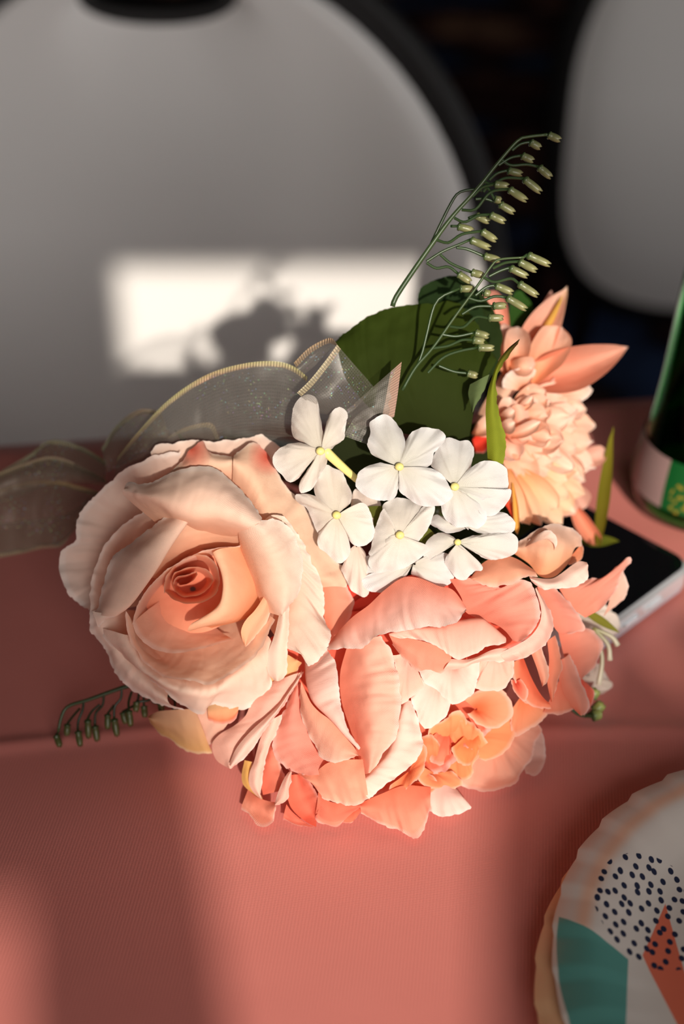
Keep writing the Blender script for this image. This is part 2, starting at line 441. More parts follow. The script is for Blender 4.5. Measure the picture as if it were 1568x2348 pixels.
# unseen half-height cloth, added in the window to block the low sun
added_curt = tag(empty('added_curtain', (1.0, WY + .03, 1.762)), 'half height cream cloth on a rod, added out of view to block low sun', 'added_curtain')
rows = []
for j in range(14):
    z = 1.762 - 0.88 * j / 13
    cx = max(.33, CX0 - .5 * (1.822 - z))     # slanting edge shapes the shade over plate and table
    rows.append([Vector((cx + (0.86 - cx) * i / 150 - 1.0, 0.012 * math.sin(i * 0.42) * (0.6 + 0.4 * j / 13) + 0.004 * math.sin(i * .23), z - 1.762 - (0.006 * (1 + math.cos(i * .55)) if j == 0 else 0))) for i in range(151)])
link('added_curtain_cloth', grid_mesh('added_curtain_cloth', rows), mk_added_curtain(), added_curt)
tube('added_curtain_rod', added_curt, [(CX0 - 1.03, 0, .004), (-.3, 0, .004), (-0.12, 0, .004)], 0.006, 0.006, M_silver, (200, 200, 200), world=True)

# ---------------------------------------------------------------- table and cloth
TH = math.radians(7.8)
def tw(u, w, z):                            # table frame: u along the far edge, w towards the window wall is negative
    return Vector((u * math.cos(TH) - w * math.sin(TH), 0.60 + u * math.sin(TH) + w * math.cos(TH), z))
TU, TD = 0.80, 0.80
tbl = tag(empty('table', tw(0, -TD / 2, 0)), 'brown wooden table standing under the pink satin cloth', 'table')
tbl.rotation_euler[2] = TH
bm = bmesh.new(); box_into(bm, -TU, TU, -TD / 2, TD / 2, TABLE_Z - .032, TABLE_Z - .002)
me = bpy.data.meshes.new('table_top'); bm.to_mesh(me); bm.free(); link('table_top', me, M_wood, tbl)
for sx in (-1, 1):
    for sy in (-1, 1):
        bm = bmesh.new(); box_into(bm, sx * (TU - .06) - .03, sx * (TU - .06) + .03, sy * (TD / 2 - .06) - .03, sy * (TD / 2 - .06) + .03, 0, TABLE_Z - .032)
        me = bpy.data.meshes.new('leg'); bm.to_mesh(me); bm.free(); link('leg', me, M_wood, tbl)
def cloth_point(u, w):
    cu, cw = max(-TU, min(TU, u)), max(-TD, min(0, w))
    eu, ew = u - cu, w - cw
    e = math.hypot(eu, ew)
    z = TABLE_Z
    # pressed fold line crossing the table, and soft unevenness
    wc = -0.2165 + 0.012 * math.tanh((u - 0.02) / 0.04) * -1 + (-0.16 * max(0, u - 0.075)) + 0.004 * noise.noise(Vector((u * 9, 1, 1)))
    z += 0.0016 * math.exp(-((w - wc) / 0.0035) ** 2) * (0.75 + 0.25 * noise.noise(Vector((u * 14, 4, 2))))
    z += 0.0004 * noise.noise(Vector((u * 12, w * 12, 5)))
    if e > 0:
        out = 0.004 + 0.012 * min(1, e / .1) * (0.5 + 0.5 * math.sin(u * 37 + w * 31)) + e * 0.06
        r = min(1, e / 0.006)
        p = tw(cu + eu / e * out * r, cw + ew / e * out * r, z - max(0, e - 0.002))
        return p
    return tw(u, w, z)
us = [-TU - .22, -TU - .15, -TU - .08, -TU - .03, -TU - .006] + [-TU + .0125 * i for i in range(129)] + [TU + .006, TU + .03, TU + .08, TU + .15, TU + .22]
ws = [-TD - .22, -TD - .15, -TD - .08, -TD - .03, -TD - .006]
w = -TD
while w < -1e-6:
    ws.append(w); w += 0.0016 if -0.255 < w < -0.185 else 0.0115
ws += [0, .006, .03, .08, .15, .22]
tag(link('tablecloth', grid_mesh('tablecloth', [[cloth_point(u, w_) for u in us] for w_ in ws]), M_cloth),
    'pink satin tablecloth with fine ribs and a pressed fold line', 'tablecloth')

# ---------------------------------------------------------------- chairs: oval padded backs with a hand hole
def chair(name, x, y, rz, label):
    root = tag(empty(name, (x, y, 0)), label, 'chair', 'white padded chairs behind the table'); root.rotation_euler[2] = rz
    ZC, A, BT, BB = 0.593, 0.232, 0.262, 0.262
    def outer(th, k=1.0):
        c, s = math.cos(th), math.sin(th)
        n = 2.0 if s > 0 else 4.2
        r = (abs(c) ** n + abs(s) ** n) ** (-1 / n)
        return (A * k * r * c if k == 1 else (A + k - 1) * r * c, ((BT if s > 0 else BB) + (k - 1)) * r * s)
    HX, HZ = -0.006, 0.240
    def hole(th, g=0.0): return (HX + (0.050 + g) * math.cos(th), HZ - 0.010 + (0.013 + g) * math.sin(th))
    def surf(px, pz): return 0.02 - 0.55 * px * px + 0.08 * pz
    def sheet(nm, mat, k, y0, puff, g):
        rows = []
        N = 72
        for j in range(13):
            q = j / 12
            row = []
            for i in range(N):
                th = 2 * math.pi * i / N
                o_ = outer(th, k)
                # the ring starts at the hand hole, spread so that both rims are followed
                ang = math.atan2(o_[1] - HZ + .01, o_[0] - HX)
                h_ = hole(ang, g)
                p = (h_[0] + (o_[0] - h_[0]) * q, h_[1] + (o_[1] - h_[1]) * q)
                edge = 1 - abs(2 * q - 1) ** 8
                row.append(Vector((p[0], surf(*p) + y0 - puff * edge, ZC + p[1])))
            rows.append(row)
        return rows
    f = sheet('x', None, 1.0, -0.012, 0.010, 0.006)
    link('back_pad', grid_mesh('back_pad', f, close_u=True), M_pad, root)
    r = sheet('x', None, 1.0, 0.018, -0.010, 0.006)
    link('rear_pad', grid_mesh('rear_pad', r, close_u=True), M_pad, root)
    fr, rr = sheet('x', None, 1.022, -0.012, 0, -0.004), sheet('x', None, 1.022, 0.018, 0, -0.004)
    link('back_frame', grid_mesh('back_frame', fr + rr[::-1] + [fr[0]], close_u=True), M_black, root)
    rows = []
    for zz, k in ((0.425, 0.0), (0.425, 0.9), (0.435, 1.0), (0.455, 1.0), (0.468, 0.93), (0.472, 0.6), (0.474, 0.0)):
        rows.append([Vector((0.22 * k * math.copysign(abs(math.cos(t)) ** 0.55, math.cos(t)), -0.215 + 0.205 * k * math.copysign(abs(math.sin(t)) ** 0.55, math.sin(t)), zz)) for t in [2 * math.pi * i / 40 for i in range(40)]])
    link('seat', grid_mesh('seat', rows, close_u=True), M_black if rz else M_pad, root)
    for sx in (-1, 1):
        for sy, yy in ((-1, -0.36), (1, -0.05)):
            tube('leg', root, [(sx * 0.17, yy, 0.43), (sx * 0.195, yy + sy * 0.02, 0.2), (sx * 0.21, yy + sy * 0.04, 0.0)], 0.013, 0.010, M_metal_black, (20, 19, 20), world=True)
    return root
chair('chair', -0.124, 1.00, 0.0, 'white padded oval chair back with sunlit strip, drawn up to the table')
chair('chair', 0.478, 1.50, math.pi, 'white padded chair farther off beyond the green bottle, wholly in shade')

# ---------------------------------------------------------------- bottle
def lathe(profile, seg, cx, cy, cz, name, mat, parent, cols=None):
    rows = [[Vector((r * math.cos(2 * math.pi * i / seg), r * math.sin(2 * math.pi * i / seg), z)) for i in range(seg)] for r, z in profile]
    return link(name, grid_mesh(name, rows, cols, close_u=True), mat, parent)
bx, by = 0.1628, 0.5285
bot = tag(empty('bottle', (bx, by, TABLE_Z + 0.0025)), 'green glass bottle with a printed label standing on the pink cloth', 'bottle')
prof = [(0.0, .003), (.022, .0), (.028, .001), (.0308, .005), (.0315, .012), (.0305, .024), (.0278, .040), (.0255, .060), (.0240, .085), (.0225, .110), (.0200, .135), (.0165, .155), (.0138, .170), (.0128, .190), (.0135, .191), (.0135, .197), (.012, .199)]
pr = resample(prof, 60)
def mk_glass():
    k = NT('green_bottle_glass')
    p = k.principled(lin((40, 165, 70)), 0.03); p.inputs['Transmission Weight'].default_value = 1.0; p.inputs['IOR'].default_value = 1.5
    k.l(p.outputs[0], k.out.inputs[0]); return k.m
M_glass = mk_glass()
inner = [(max(0, r - .0022), z + (.0025 if z < .01 else 0)) for r, z in pr[::-1]]
lathe(pr + inner, 64, 0, 0, 0, 'glass', M_glass, bot)
lathe([(0, .197)] + [(.0142, .1975), (.0150, .192), (.0152, .186), (.0146, .1855)][::-1] + [(.0138, .2015), (.0, .2022)], 40, 0, 0, 0, 'cap', plain('green_metal_cap', lin((30, 96, 50)), .35, Metallic=.5), bot)
def mk_label():
    k = NT('printed_bottle_label')
    tc = k.n('ShaderNodeTexCoord'); sep = k.n('ShaderNodeSeparateXYZ'); k.l(tc.outputs['Object'], sep.inputs[0])
    ang = k.math('ARCTAN2', sep.outputs[1], sep.outputs[0])          # facing the viewer is about -1.9
    # white panel towards the left, green field with gold print beside it
    white = k.math('LESS_THAN', k.math('ABSOLUTE', k.math('ADD', ang, 2.75)), 0.36)
    gold = k.math('LESS_THAN', k.math('ADD', k.math('POWER', k.math('DIVIDE', k.math('ADD', ang, 2.05), 0.24), 2.0), k.math('POWER', k.math('DIVIDE', k.math('SUBTRACT', sep.outputs[2], 0.0185), 0.0095), 2.0)), 1.0)
    ch = k.n('ShaderNodeTexNoise'); ch.inputs['Scale'].default_value = 420; k.l(tc.outputs['Object'], ch.inputs['Vector'])
    gold = k.math('MULTIPLY', gold, k.math('GREATER_THAN', ch.outputs[0], 0.53))
    c = k.mix(white, lin((14, 84, 36)), lin((160, 130, 126)))
    c = k.mix(gold, c, lin((150, 130, 44)))
    p = k.principled((0, 0, 0), 0.4); k.l(c, p.inputs['Base Color']); k.l(p.outputs[0], k.out.inputs[0]); return k.m
lab = [(r + .0006, z) for r, z in resample(prof[4:8], 14) if .0 < z < .037]
lathe(lab, 64, 0, 0, 0, 'paper_label', mk_label(), bot)

# ---------------------------------------------------------------- phone
ph = tag(empty('phone', (0.1478, 0.4685, TABLE_Z + 0.003)), 'silver edged phone lying face up between bouquet and bottle, black screen', 'phone')
ph.rotation_euler[2] = math.radians(134)          # long side runs away behind the bouquet
def rounded(w, l, r, seg=8):
    out = []
    for cx, cy, a0 in ((l - r, w - r, 0), (r, w - r, 90), (r, r, 180), (l - r, r, 270)):
        for i in range(seg + 1):
            a = math.radians(a0 + 90 * i / seg); out.append((cx + r * math.cos(a), cy + r * math.sin(a)))
    return out
def slab(name, w, l, r, z0, z1, bev, mat, parent, inset=0.0):
    rows = []
    ol = rounded(w - 2 * inset, l - 2 * inset, r)
    cx, cy = (l - 2 * inset) / 2, (w - 2 * inset) / 2
    for k, z in ((0.0, z0), (1 - bev / cy, z0), (1.0, z0 + bev), (1.0, z1 - bev), (1 - bev / cy, z1), (0.0, z1)):
        rows.append([Vector((inset + cx + (x - cx) * k, inset + cy + (y - cy) * k, z)) for x, y in ol])
    return link(name, grid_mesh(name, rows, close_u=True, smooth=False), mat, parent)
slab('metal_frame', 0.072, 0.150, 0.009, 0.0, 0.0105, 0.0016, M_silver, ph)
slab('screen', 0.072, 0.150, 0.008, 0.0103, 0.0112, 0.0003, M_screen, ph, 0.0016)
slab('rear_cover', 0.072, 0.150, 0.008, -0.0012, 0.0002, 0.0004, plain('pale_grey_case', lin((170, 176, 188)), .4), ph, 0.0008)
for k in range(2):
    o = slab('side_button', 0.0022, 0.011, 0.001, 0.0042, 0.0064, 0.0003, M_silver, ph); o.location = (0.0006, 0.024 + k * 0.016, 0); o.rotation_euler[2] = math.pi / 2

# ---------------------------------------------------------------- paper plates
def plate_rows(R, crimp):
    rows = []
    N = 36 * 6
    for r, z in ((0.0, .0015), (.45, .0015), (.60, .0015), (.68, .0022), (.74, .0050), (.80, .0085), (.845, .0108), (.87, .0116), (.90, .0119), (.95, .0112), (.995, .0098), (1.0, .0094)):
        row = []
        for i in range(N):
            a = 2 * math.pi * i / N
            f = (i % 6) / 6.0
            k = max(0, (r - .66) / .34)
            rr = r * R * (1 - k * 0.010 * (1 - abs(2 * f - 1)) * 0 + k * 0.009 * (f - .5)) * (1 - k * .006 * math.cos(math.pi * (f - .5)) ** 0 * (1 - math.cos((f - .5) * math.pi / 18 * 1)))
            zz = .0015 + (z - .0015) * .8 + k * crimp * (f - 0.5)
            row.append(Vector((rr * math.cos(a), rr * math.sin(a), zz)))
        rows.append(row)
    return rows
PC = Vector((0.1585, 0.2650, TABLE_Z + 0.0054)); PR = 0.0945
def pl(px, py, z=.745):                        # a place on the plate, in the plate's own frame
    p = on_table(px, py, z); return (p.x - PC.x, p.y - PC.y)
def mk_plate(printed):
    k = NT('printed_plate_card' if printed else 'peach_plate_card')
    tc = k.n('ShaderNodeTexCoord'); sep = k.n('ShaderNodeSeparateXYZ'); k.l(tc.outputs['Object'], sep.inputs[0])
    X, Y = sep.outputs[0], sep.outputs[1]
    def half(a, b, flip=1):                    # 1 on the left of the line a->b
        nx, ny = -(b[1] - a[1]) * flip, (b[0] - a[0]) * flip
        L = math.hypot(nx, ny); nx /= L; ny /= L
        d = k.math('ADD', k.math('MULTIPLY', X, nx), k.math('MULTIPLY', Y, ny))
        return k.math('GREATER_THAN', k.math('SUBTRACT', d, nx * a[0] + ny * a[1]), 0.0)
    def disc(c, r):
        d = k.math('SQRT', k.math('ADD', k.math('POWER', k.math('SUBTRACT', X, c[0]), 2.0), k.math('POWER', k.math('SUBTRACT', Y, c[1]), 2.0)))
        return k.math('LESS_THAN', d, r)
    def both(*s):
        o = s[0]
        for q in s[1:]: o = k.math('MULTIPLY', o, q)
        return o
    if printed:
        c = k.mix(0.0, lin((226, 217, 208)), (1, 1, 1))
        # peach ring near the rim: orange bounce light put into the colour
        R_ = k.math('SQRT', k.math('ADD', k.math('POWER', X, 2.0), k.math('POWER', Y, 2.0)))
        ring = both(k.math('GREATER_THAN', R_, PR * 0.845), k.math('LESS_THAN', R_, PR * 0.895))
        glow_ring = k.n('ShaderNodeMapRange', interpolation_type='SMOOTHSTEP'); k.l(k.math('ABSOLUTE', k.math('SUBTRACT', R_, PR * 0.905)), glow_ring.inputs[0])
        glow_ring.inputs[1].default_value = 0.0; glow_ring.inputs[2].default_value = 0.0045; glow_ring.inputs[3].default_value = 0.55; glow_ring.inputs[4].default_value = 0.0
        c = k.mix(glow_ring.outputs[0], c, lin((246, 176, 128)))
        # teal leaf shape
        a, b = pl(1290, 2126, .750), pl(1433, 2222)
        q1, q2 = pl(1436, 2220), pl(1430, 2345)
        teal = both(half(a, b, -1), half(q1, q2, -1), k.math('LESS_THAN', R_, PR * 0.985))
        c = k.mix(teal, c, lin((96, 160, 150)))
        # coral peak
        ap, l1, r1, l2 = pl(1523, 2083), pl(1470, 2205), pl(1568, 2240), pl(1545, 2348)
        tri = both(half(ap, l1), half(ap, r1, -1), half(l1, l2))
        c = k.mix(tri, c, lin((232, 120, 92)))
        # navy dots
        mp = k.n('ShaderNodeMapping'); mp.inputs['Scale'].default_value = (285, 235, 1); mp.inputs['Rotation'].default_value[2] = 0.5; k.l(tc.outputs['Object'], mp.inputs[0])
        vo = k.n('ShaderNodeTexVoronoi', voronoi_dimensions='2D'); vo.inputs['Randomness'].default_value = 0.55; vo.inputs['Scale'].default_value = 1.0
        k.l(mp.outputs[0], vo.inputs['Vector'])
        cc = pl(1500, 2110)
        e = pl(1352, 2100)
        dots = both(k.math('LESS_THAN', vo.outputs['Distance'], 0.27), disc(cc, math.hypot(e[0] - cc[0], e[1] - cc[1])), k.math('SUBTRACT', 1.0, teal))
        c = k.mix(dots, c, lin((38, 44, 70)))
    else:
        c = k.mix(0.0, lin((243, 196, 150)), (1, 1, 1))
    p = k.principled((0, 0, 0), 0.38); k.l(c, p.inputs['Base Color'])
    tr = k.n('ShaderNodeBsdfTranslucent'); k.l(c, tr.inputs[0])
    mx = k.n('ShaderNodeMixShader'); mx.inputs[0].default_value = 0.22
    k.l(p.outputs[0], mx.inputs[1]); k.l(tr.outputs[0], mx.inputs[2]); k.l(mx.outputs[0], k.out.inputs[0]); return k.m
tag(link('paper_plate', grid_mesh('paper_plate', plate_rows(PR, .0013), close_u=True), mk_plate(True)),
    'crimped paper plate printed with navy dots, teal leaf and coral peak, on top', 'plate', 'stacked party plates').location = PC
tag(link('paper_plate', grid_mesh('paper_plate', plate_rows(PR + .001, .0005), close_u=True), mk_plate(False)),
    'peach edge of the paper plate lying underneath the dotted plate', 'plate', 'stacked party plates').location = PC + Vector((-0.0050, -0.0085, -0.0046))

# ---------------------------------------------------------------- the bouquet: one bound thing lying on the cloth
BQ = tag(empty('bouquet', (0, 0, 0)), 'bridal bouquet of peach artificial roses, peonies and white blossoms tied with sheer ribbon', 'bouquet')

# rose facing the viewer, petals listed from the heart outwards
ZR = (100, 960, 2.1778)
CX, CY = 745, 850
rose = empty('rose', (0, 0, 0), BQ); rose['label'] = 'large pale peach rose'
R0, R1 = (244, 186, 152), (245, 222, 205)
RI0, RI1 = (244, 150, 116), (248, 198, 168)
def rp(curves, c0=R0, c1=R1, **k): return patch('petal', rose, curves, ZR, M_petal, c0, c1, **k)
# heart: rolled core
rp(cup([(648, 828, 78), (662, 792, 84), (712, 780, 88), (768, 766, 86), (752, 800, 84), (715, 826, 82), (665, 832, 78)], 705, 830, -60, .6, .85), RI0, RI1, wr=2, fray=1)
rp(cup([(655, 862, 70), (636, 815, 76), (650, 772, 80), (705, 748, 82), (775, 738, 84), (828, 765, 84), (846, 812, 82), (812, 862, 80), (760, 884, 78), (700, 890, 74), (655, 862, 70)], 735, 830, -90, .55, .82), RI0, RI1, wr=2, fray=1)
rp(cup([(600, 870, 66), (602, 818, 74), (640, 750, 82), (700, 700, 88), (765, 676, 90), (826, 690, 90), (868, 745, 90), (878, 812, 90), (862, 870, 88), (812, 910, 86), (740, 922, 82), (668, 914, 76), (602, 858, 62)], 735, 835, -120, .5, .8), RI0, RI1, wr=3, fray=1.2)
rp(fan((745, 850, -70), [(500 + 245 + 250 * math.cos(t_ * .5236), 860 + 210 * math.sin(t_ * .5236), -20) for t_ in range(13)], 4), (242, 140, 108), (244, 164, 130), wr=3, fray=0)
# inner petal wrapping the heart on the right, edge rolled towards the heart
rp([[(868, 655, 20), (905, 740, 20), (908, 840, 20), (880, 930, 20), (800, 1000, 10)],
    [(842, 670, 78), (886, 770, 98), (893, 860, 106), (862, 945, 110), (740, 1022, 96)],
    [(880, 650, 84), (918, 765, 104), (925, 880, 110), (890, 985, 108), (722, 1062, 84)],
    [(960, 640, 50), (1012, 770, 62), (1018, 880, 66), (950, 1000, 62), (800, 1040, 58)],
    [(1030, 634, 0), (1100, 760, 0), (1106, 860, 0), (1020, 990, -10), (840, 1045, 0)]][::-1], (244, 164, 116), (248, 208, 178), wr=3, fray=1)
# floor of the cup, left
rp([[(760, 960, -120), (740, 900, -130), (700, 860, -130), (660, 840, -120)],
    [(880, 1060, -40), (720, 1040, -40), (620, 980, -40), (590, 900, -40)],
    [(945, 1102, 26), (800, 1145, 48), (680, 1170, 54), (560, 1155, 52), (480, 1100, 50), (440, 1020, 48)]], (243, 158, 128), (246, 196, 168), wr=4, fray=1)
# left rim of the inner cup
rp(cup([(440, 1040, 52), (470, 930, 66), (540, 826, 78), (636, 742, 84), (740, 684, 84), (850, 647, 80), (938, 640, 66), (1022, 632, 44)], 760, 860, -150, .45, .78, -40), RI0, (250, 226, 206), wr=3, fray=1.5)
# tall back wall of the cup
rp([[(640, 900, -140), (700, 800, -140), (800, 760, -150), (900, 780, -150), (950, 860, -150), (930, 940, -150)],
    [(560, 800, 0), (680, 690, -10), (820, 630, -10), (960, 640, -10), (1040, 730, -10), (1060, 850, -10)],
    [(480, 800, 92), (610, 600, 108), (730, 486, 112), (860, 480, 114), (985, 535, 114), (1050, 640, 110), (1112, 760, 104), (1130, 890, 90)]], (244, 168, 128), (247, 206, 176), wr=4)
# small rolled lip, lower right
rp(two([(1112, 866, 74), (1060, 950, 84), (1006, 1010, 88), (985, 1068, 84), (1002, 1134, 60)], [(1136, 880, 56), (1134, 960, 50), (1104, 1030, 44), (1056, 1090, 42), (1008, 1138, 54)], 16), (243, 176, 136), (246, 202, 172), wr=3)
# lower cup petal
rp([[(700, 960, -150), (740, 980, -150), (800, 970, -150), (860, 930, -150)],
    [(500, 1060, -20), (580, 1180, -10), (700, 1210, 0), (840, 1190, 0), (960, 1120, 0), (1080, 960, -10)],
    [(412, 960, 84), (418, 1066, 88), (470, 1176, 94), (556, 1264, 98), (640, 1300, 100), (740, 1306, 98), (826, 1328, 98), (920, 1282, 96), (1010, 1226, 92), (1086, 1150, 86), (1152, 1000, 70)]], (245, 178, 142), (248, 214, 188), wr=5)
# bottom outer petals
rp([[(560, 1060, -100), (640, 1120, -100), (760, 1140, -100), (880, 1110, -100), (980, 1020, -100)],
    [(420, 1080, 62), (496, 1226, 72), (600, 1312, 78), (720, 1348, 78), (830, 1352, 78), (950, 1284, 74), (1060, 1196, 66), (1132, 1100, 56)],
    [(268, 1036, 24), (302, 1094, 18), (398, 1200, 12), (480, 1256, 10), (580, 1344, 5), (694, 1432, 0), (782, 1480, -6), (836, 1428, 0), (905, 1442, -4), (1000, 1452, -6), (1092, 1408, 0), (1138, 1340, 8), (1128, 1276, 22)]], R0, R1, wr=8, fray=3)
rp([[(500, 960, -120), (540, 1060, -120), (600, 1140, -120), (680, 1200, -120)],
    [(330, 950, 30), (340, 1060, 24), (410, 1190, 14), (500, 1300, 6), (620, 1400, -4)],
    [(232, 958, 16), (232, 1060, 2), (300, 1142, -14), (340, 1240, -24), (386, 1306, -28), (480, 1378, -34), (566, 1424, -36), (704, 1450, -30)]], R0, (244, 222, 207), wr=8, fray=3)
# left petals
rp([[(680, 700, -150), (640, 760, -150), (620, 840, -150), (640, 900, -150)],
    [(620, 470, -50), (480, 570, -70), (390, 710, -74), (356, 840, -60), (340, 960, -30)],
    [(590, 420, 14), (440, 500, 4), (330, 602, -6), (270, 712, -8), (232, 830, -2), (236, 962, 8)]], R0, (243, 216, 199), wr=7)
rp([[(640, 520, -180), (600, 600, -190), (570, 720, -190), (560, 820, -180)],
    [(650, 300, -90), (470, 400, -110), (370, 570, -116), (320, 730, -110), (310, 900, -90)],
    [(690, 160, -30), (560, 180, -40), (400, 262, -54), (292, 350, -64), (196, 446, -72), (165, 530, -74), (148, 612, -72), (84, 664, -72), (82, 780, -76), (130, 890, -70), (240, 970, -40)]], R0, (240, 216, 202), wr=8, fray=3)
# rolled petals standing proud: left, top, right
rp([[(690, 500, -30), (590, 640, -30), (490, 790, -30), (420, 900, -30), (350, 980, -10)],
    [(735, 488, 70), (636, 618, 84), (530, 780, 92), (424, 928, 88), (358, 984, 84)],
    [(742, 490, 108), (646, 620, 128), (540, 782, 136), (432, 930, 130), (362, 986, 116)],
    [(700, 480, 104), (575, 590, 124), (440, 730, 128), (352, 900, 122), (310, 986, 108)],
    [(640, 466, 60), (480, 590, 64), (350, 690, 64), (298, 830, 64), (268, 936, 70), (246, 968, 76)]], R0, (245, 220, 203), wr=5)
rp(two([(244, 962, 90), (300, 972, 104), (364, 982, 106)], [(272, 1044, 84), (300, 1012, 94), (352, 992, 102)], 6), R1, (244, 220, 204), wr=3)
rp([[(560, 520, 20), (680, 560, 20), (820, 580, 20), (980, 600, 20)],
    [(400, 384, 66), (550, 415, 116), (640, 464, 140), (740, 492, 150), (860, 492, 152), (960, 522, 152), (1030, 548, 150), (1084, 524, 140)],
    [(410, 350, 72), (535, 370, 118), (640, 370, 140), (790, 360, 150), (890, 380, 150), (980, 430, 150), (1050, 480, 144), (1088, 505, 134)],
    [(396, 366, 52), (432, 316, 58), (520, 322, 58), (640, 268, 58), (798, 236, 58), (884, 262, 60), (964, 336, 70), (1040, 420, 90), (1088, 492, 116)]], R0, (247, 224, 208), wr=6)
rp([[(980, 640, 40), (1020, 760, 40), (1060, 860, 40), (1100, 960, 40)],
    [(978, 542, 122), (1038, 640, 126), (1090, 760, 118), (1116, 866, 110), (1152, 940, 100), (1182, 985, 90)],
    [(1060, 530, 150), (1140, 640, 150), (1190, 750, 142), (1210, 850, 132), (1205, 920, 118), (1188, 985, 100)],
    [(1090, 498, 132), (1184, 512, 112), (1254, 582, 100), (1290, 700, 92), (1282, 860, 90), (1232, 930, 90), (1190, 990, 84)]], R0, R1, wr=7, fray=3)
rp([[(1040, 700, -40), (1080, 800, -40), (1100, 900, -40), (1100, 1000, -40)],
    [(1110, 500, 66), (1190, 620, 62), (1250, 760, 56), (1260, 900, 56), (1220, 1010, 60), (1180, 1120, 60)],
    [(1204, 482, 60), (1284, 602, 58), (1344, 720, 52), (1388, 822, 44), (1402, 930, 36), (1400, 1010, 26), (1434, 1090, 64), (1392, 1182, 84), (1322, 1240, 96), (1300, 1190, 92), (1236, 1150, 80)]], R0, R1, wr=8, fray=3)
rp(two([(1176, 975, 82), (1152, 1080, 74), (1118, 1180, 66), (1118, 1262, 56), (1152, 1308, 48)], [(1228, 930, 86), (1224, 1040, 82), (1220, 1150, 72), (1212, 1262, 62), (1180, 1312, 54)], 14), R1, (246, 214, 192), wr=5)
rp(two([(1360, 800, -20), (1390, 950, -16), (1430, 1100, -10)], [(1510, 820, -30), (1548, 930, -30), (1504, 1040, -24), (1440, 1110, -14)], 14), (238, 140, 108), (244, 172, 146))
# petals behind the top
rp([[(620, 420, -160), (760, 380, -170), (900, 380, -170), (1060, 440, -170)], [(560, 300, -110), (720, 240, -110), (900, 220, -110), (1120, 300, -120)],
    [(532, 168, -60), (562, 138, -60), (640, 126, -62), (722, 104, -64), (850, 112, -64), (1000, 100, -66), (1092, 86, -66), (1184, 150, -66), (1246, 210, -70)]], R0, (240, 216, 200), wr=6)
rp([[(640, 430, -60), (740, 400, -60), (850, 390, -60), (940, 390, -60)], [(625, 290, 4), (710, 262, 18), (810, 246, 22), (900, 236, 20), (960, 226, 14)],
    [(612, 276, -4), (690, 214, -8), (722, 164, -18), (800, 116, -26), (836, 166, -16), (945, 188, -12), (968, 182, -12)]], R0, (242, 208, 182), wr=6, tint=(740, 150, 50, (226, 96, 72)))
rp([[(940, 420, -50), (1000, 520, -50), (1080, 640, -40), (1180, 760, -30), (1280, 860, -20)],
    [(945, 226, 36), (1022, 292, 40), (1076, 384, 40), (1116, 480, 36), (1226, 560, 40), (1300, 690, 36), (1370, 790, 32), (1440, 838, 24)],
    [(950, 188, -4), (1042, 118, -16), (1104, 160, -16), (1148, 232, -14), (1202, 322, -10), (1248, 382, -8), (1314, 452, 0), (1376, 582, 4), (1434, 682, 4), (1504, 762, 8), (1528, 802, 10), (1506, 846, 14)]], R0, (243, 206, 178), wr=6, tint=(1118, 188, 46, (232, 92, 70)))
rp(two([(862, 262, 4), (950, 222, 6), (1032, 288, 6), (1084, 390, 4), (1110, 500, 4)], [(900, 320, -50), (980, 400, -56), (1040, 470, -56), (1090, 520, -50)], -10), (238, 130, 92), (240, 160, 122), wr=4)

# ---------------------------------------------------------------- peonies
Z1 = (320, 1440, 2.3757); Z2 = (740, 1240, 2.1778); Z5 = (480, 1300, 1.568); ZD1 = (1060, 640, 3.92); ZD2 = (1060, 1000, 3.92)
P0, P1 = (245, 146, 120), (249, 208, 190)
peo = empty('peony', (0, 0, 0), BQ); peo['label'] = 'full blown coral peony at the front'
def pp(curves, Z=Z1, c0=P0, c1=P1, **k):
    k['wr'] = k.get('wr', 7) * 1.4
    return patch('petal', k.pop('parent', peo), curves, Z, M_petal, c0, c1, **k)
# hidden heart behind the front petals
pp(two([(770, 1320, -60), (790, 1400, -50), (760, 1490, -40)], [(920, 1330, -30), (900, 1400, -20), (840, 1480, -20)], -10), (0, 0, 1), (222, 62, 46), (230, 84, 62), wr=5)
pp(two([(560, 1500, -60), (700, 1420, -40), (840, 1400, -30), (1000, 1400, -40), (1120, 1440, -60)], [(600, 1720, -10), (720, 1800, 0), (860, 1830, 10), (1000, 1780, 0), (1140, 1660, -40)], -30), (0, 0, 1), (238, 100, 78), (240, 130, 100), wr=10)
# large bowl petal
pp([[(1130, 100, 70), (1092, 250, 50), (1100, 400, 50), (1150, 560, 70), (1190, 700, 90), (1220, 800, 96)],
    [(1230, 66, 104), (1256, 250, 128), (1266, 420, 142), (1266, 580, 150), (1262, 700, 142), (1246, 790, 120)],
    [(1325, 38, 92), (1398, 180, 100), (1414, 330, 108), (1418, 450, 110), (1384, 600, 116), (1318, 700, 116), (1262, 790, 112)]], c0=(246, 156, 128), c1=(249, 200, 178), wr=9, fray=2)
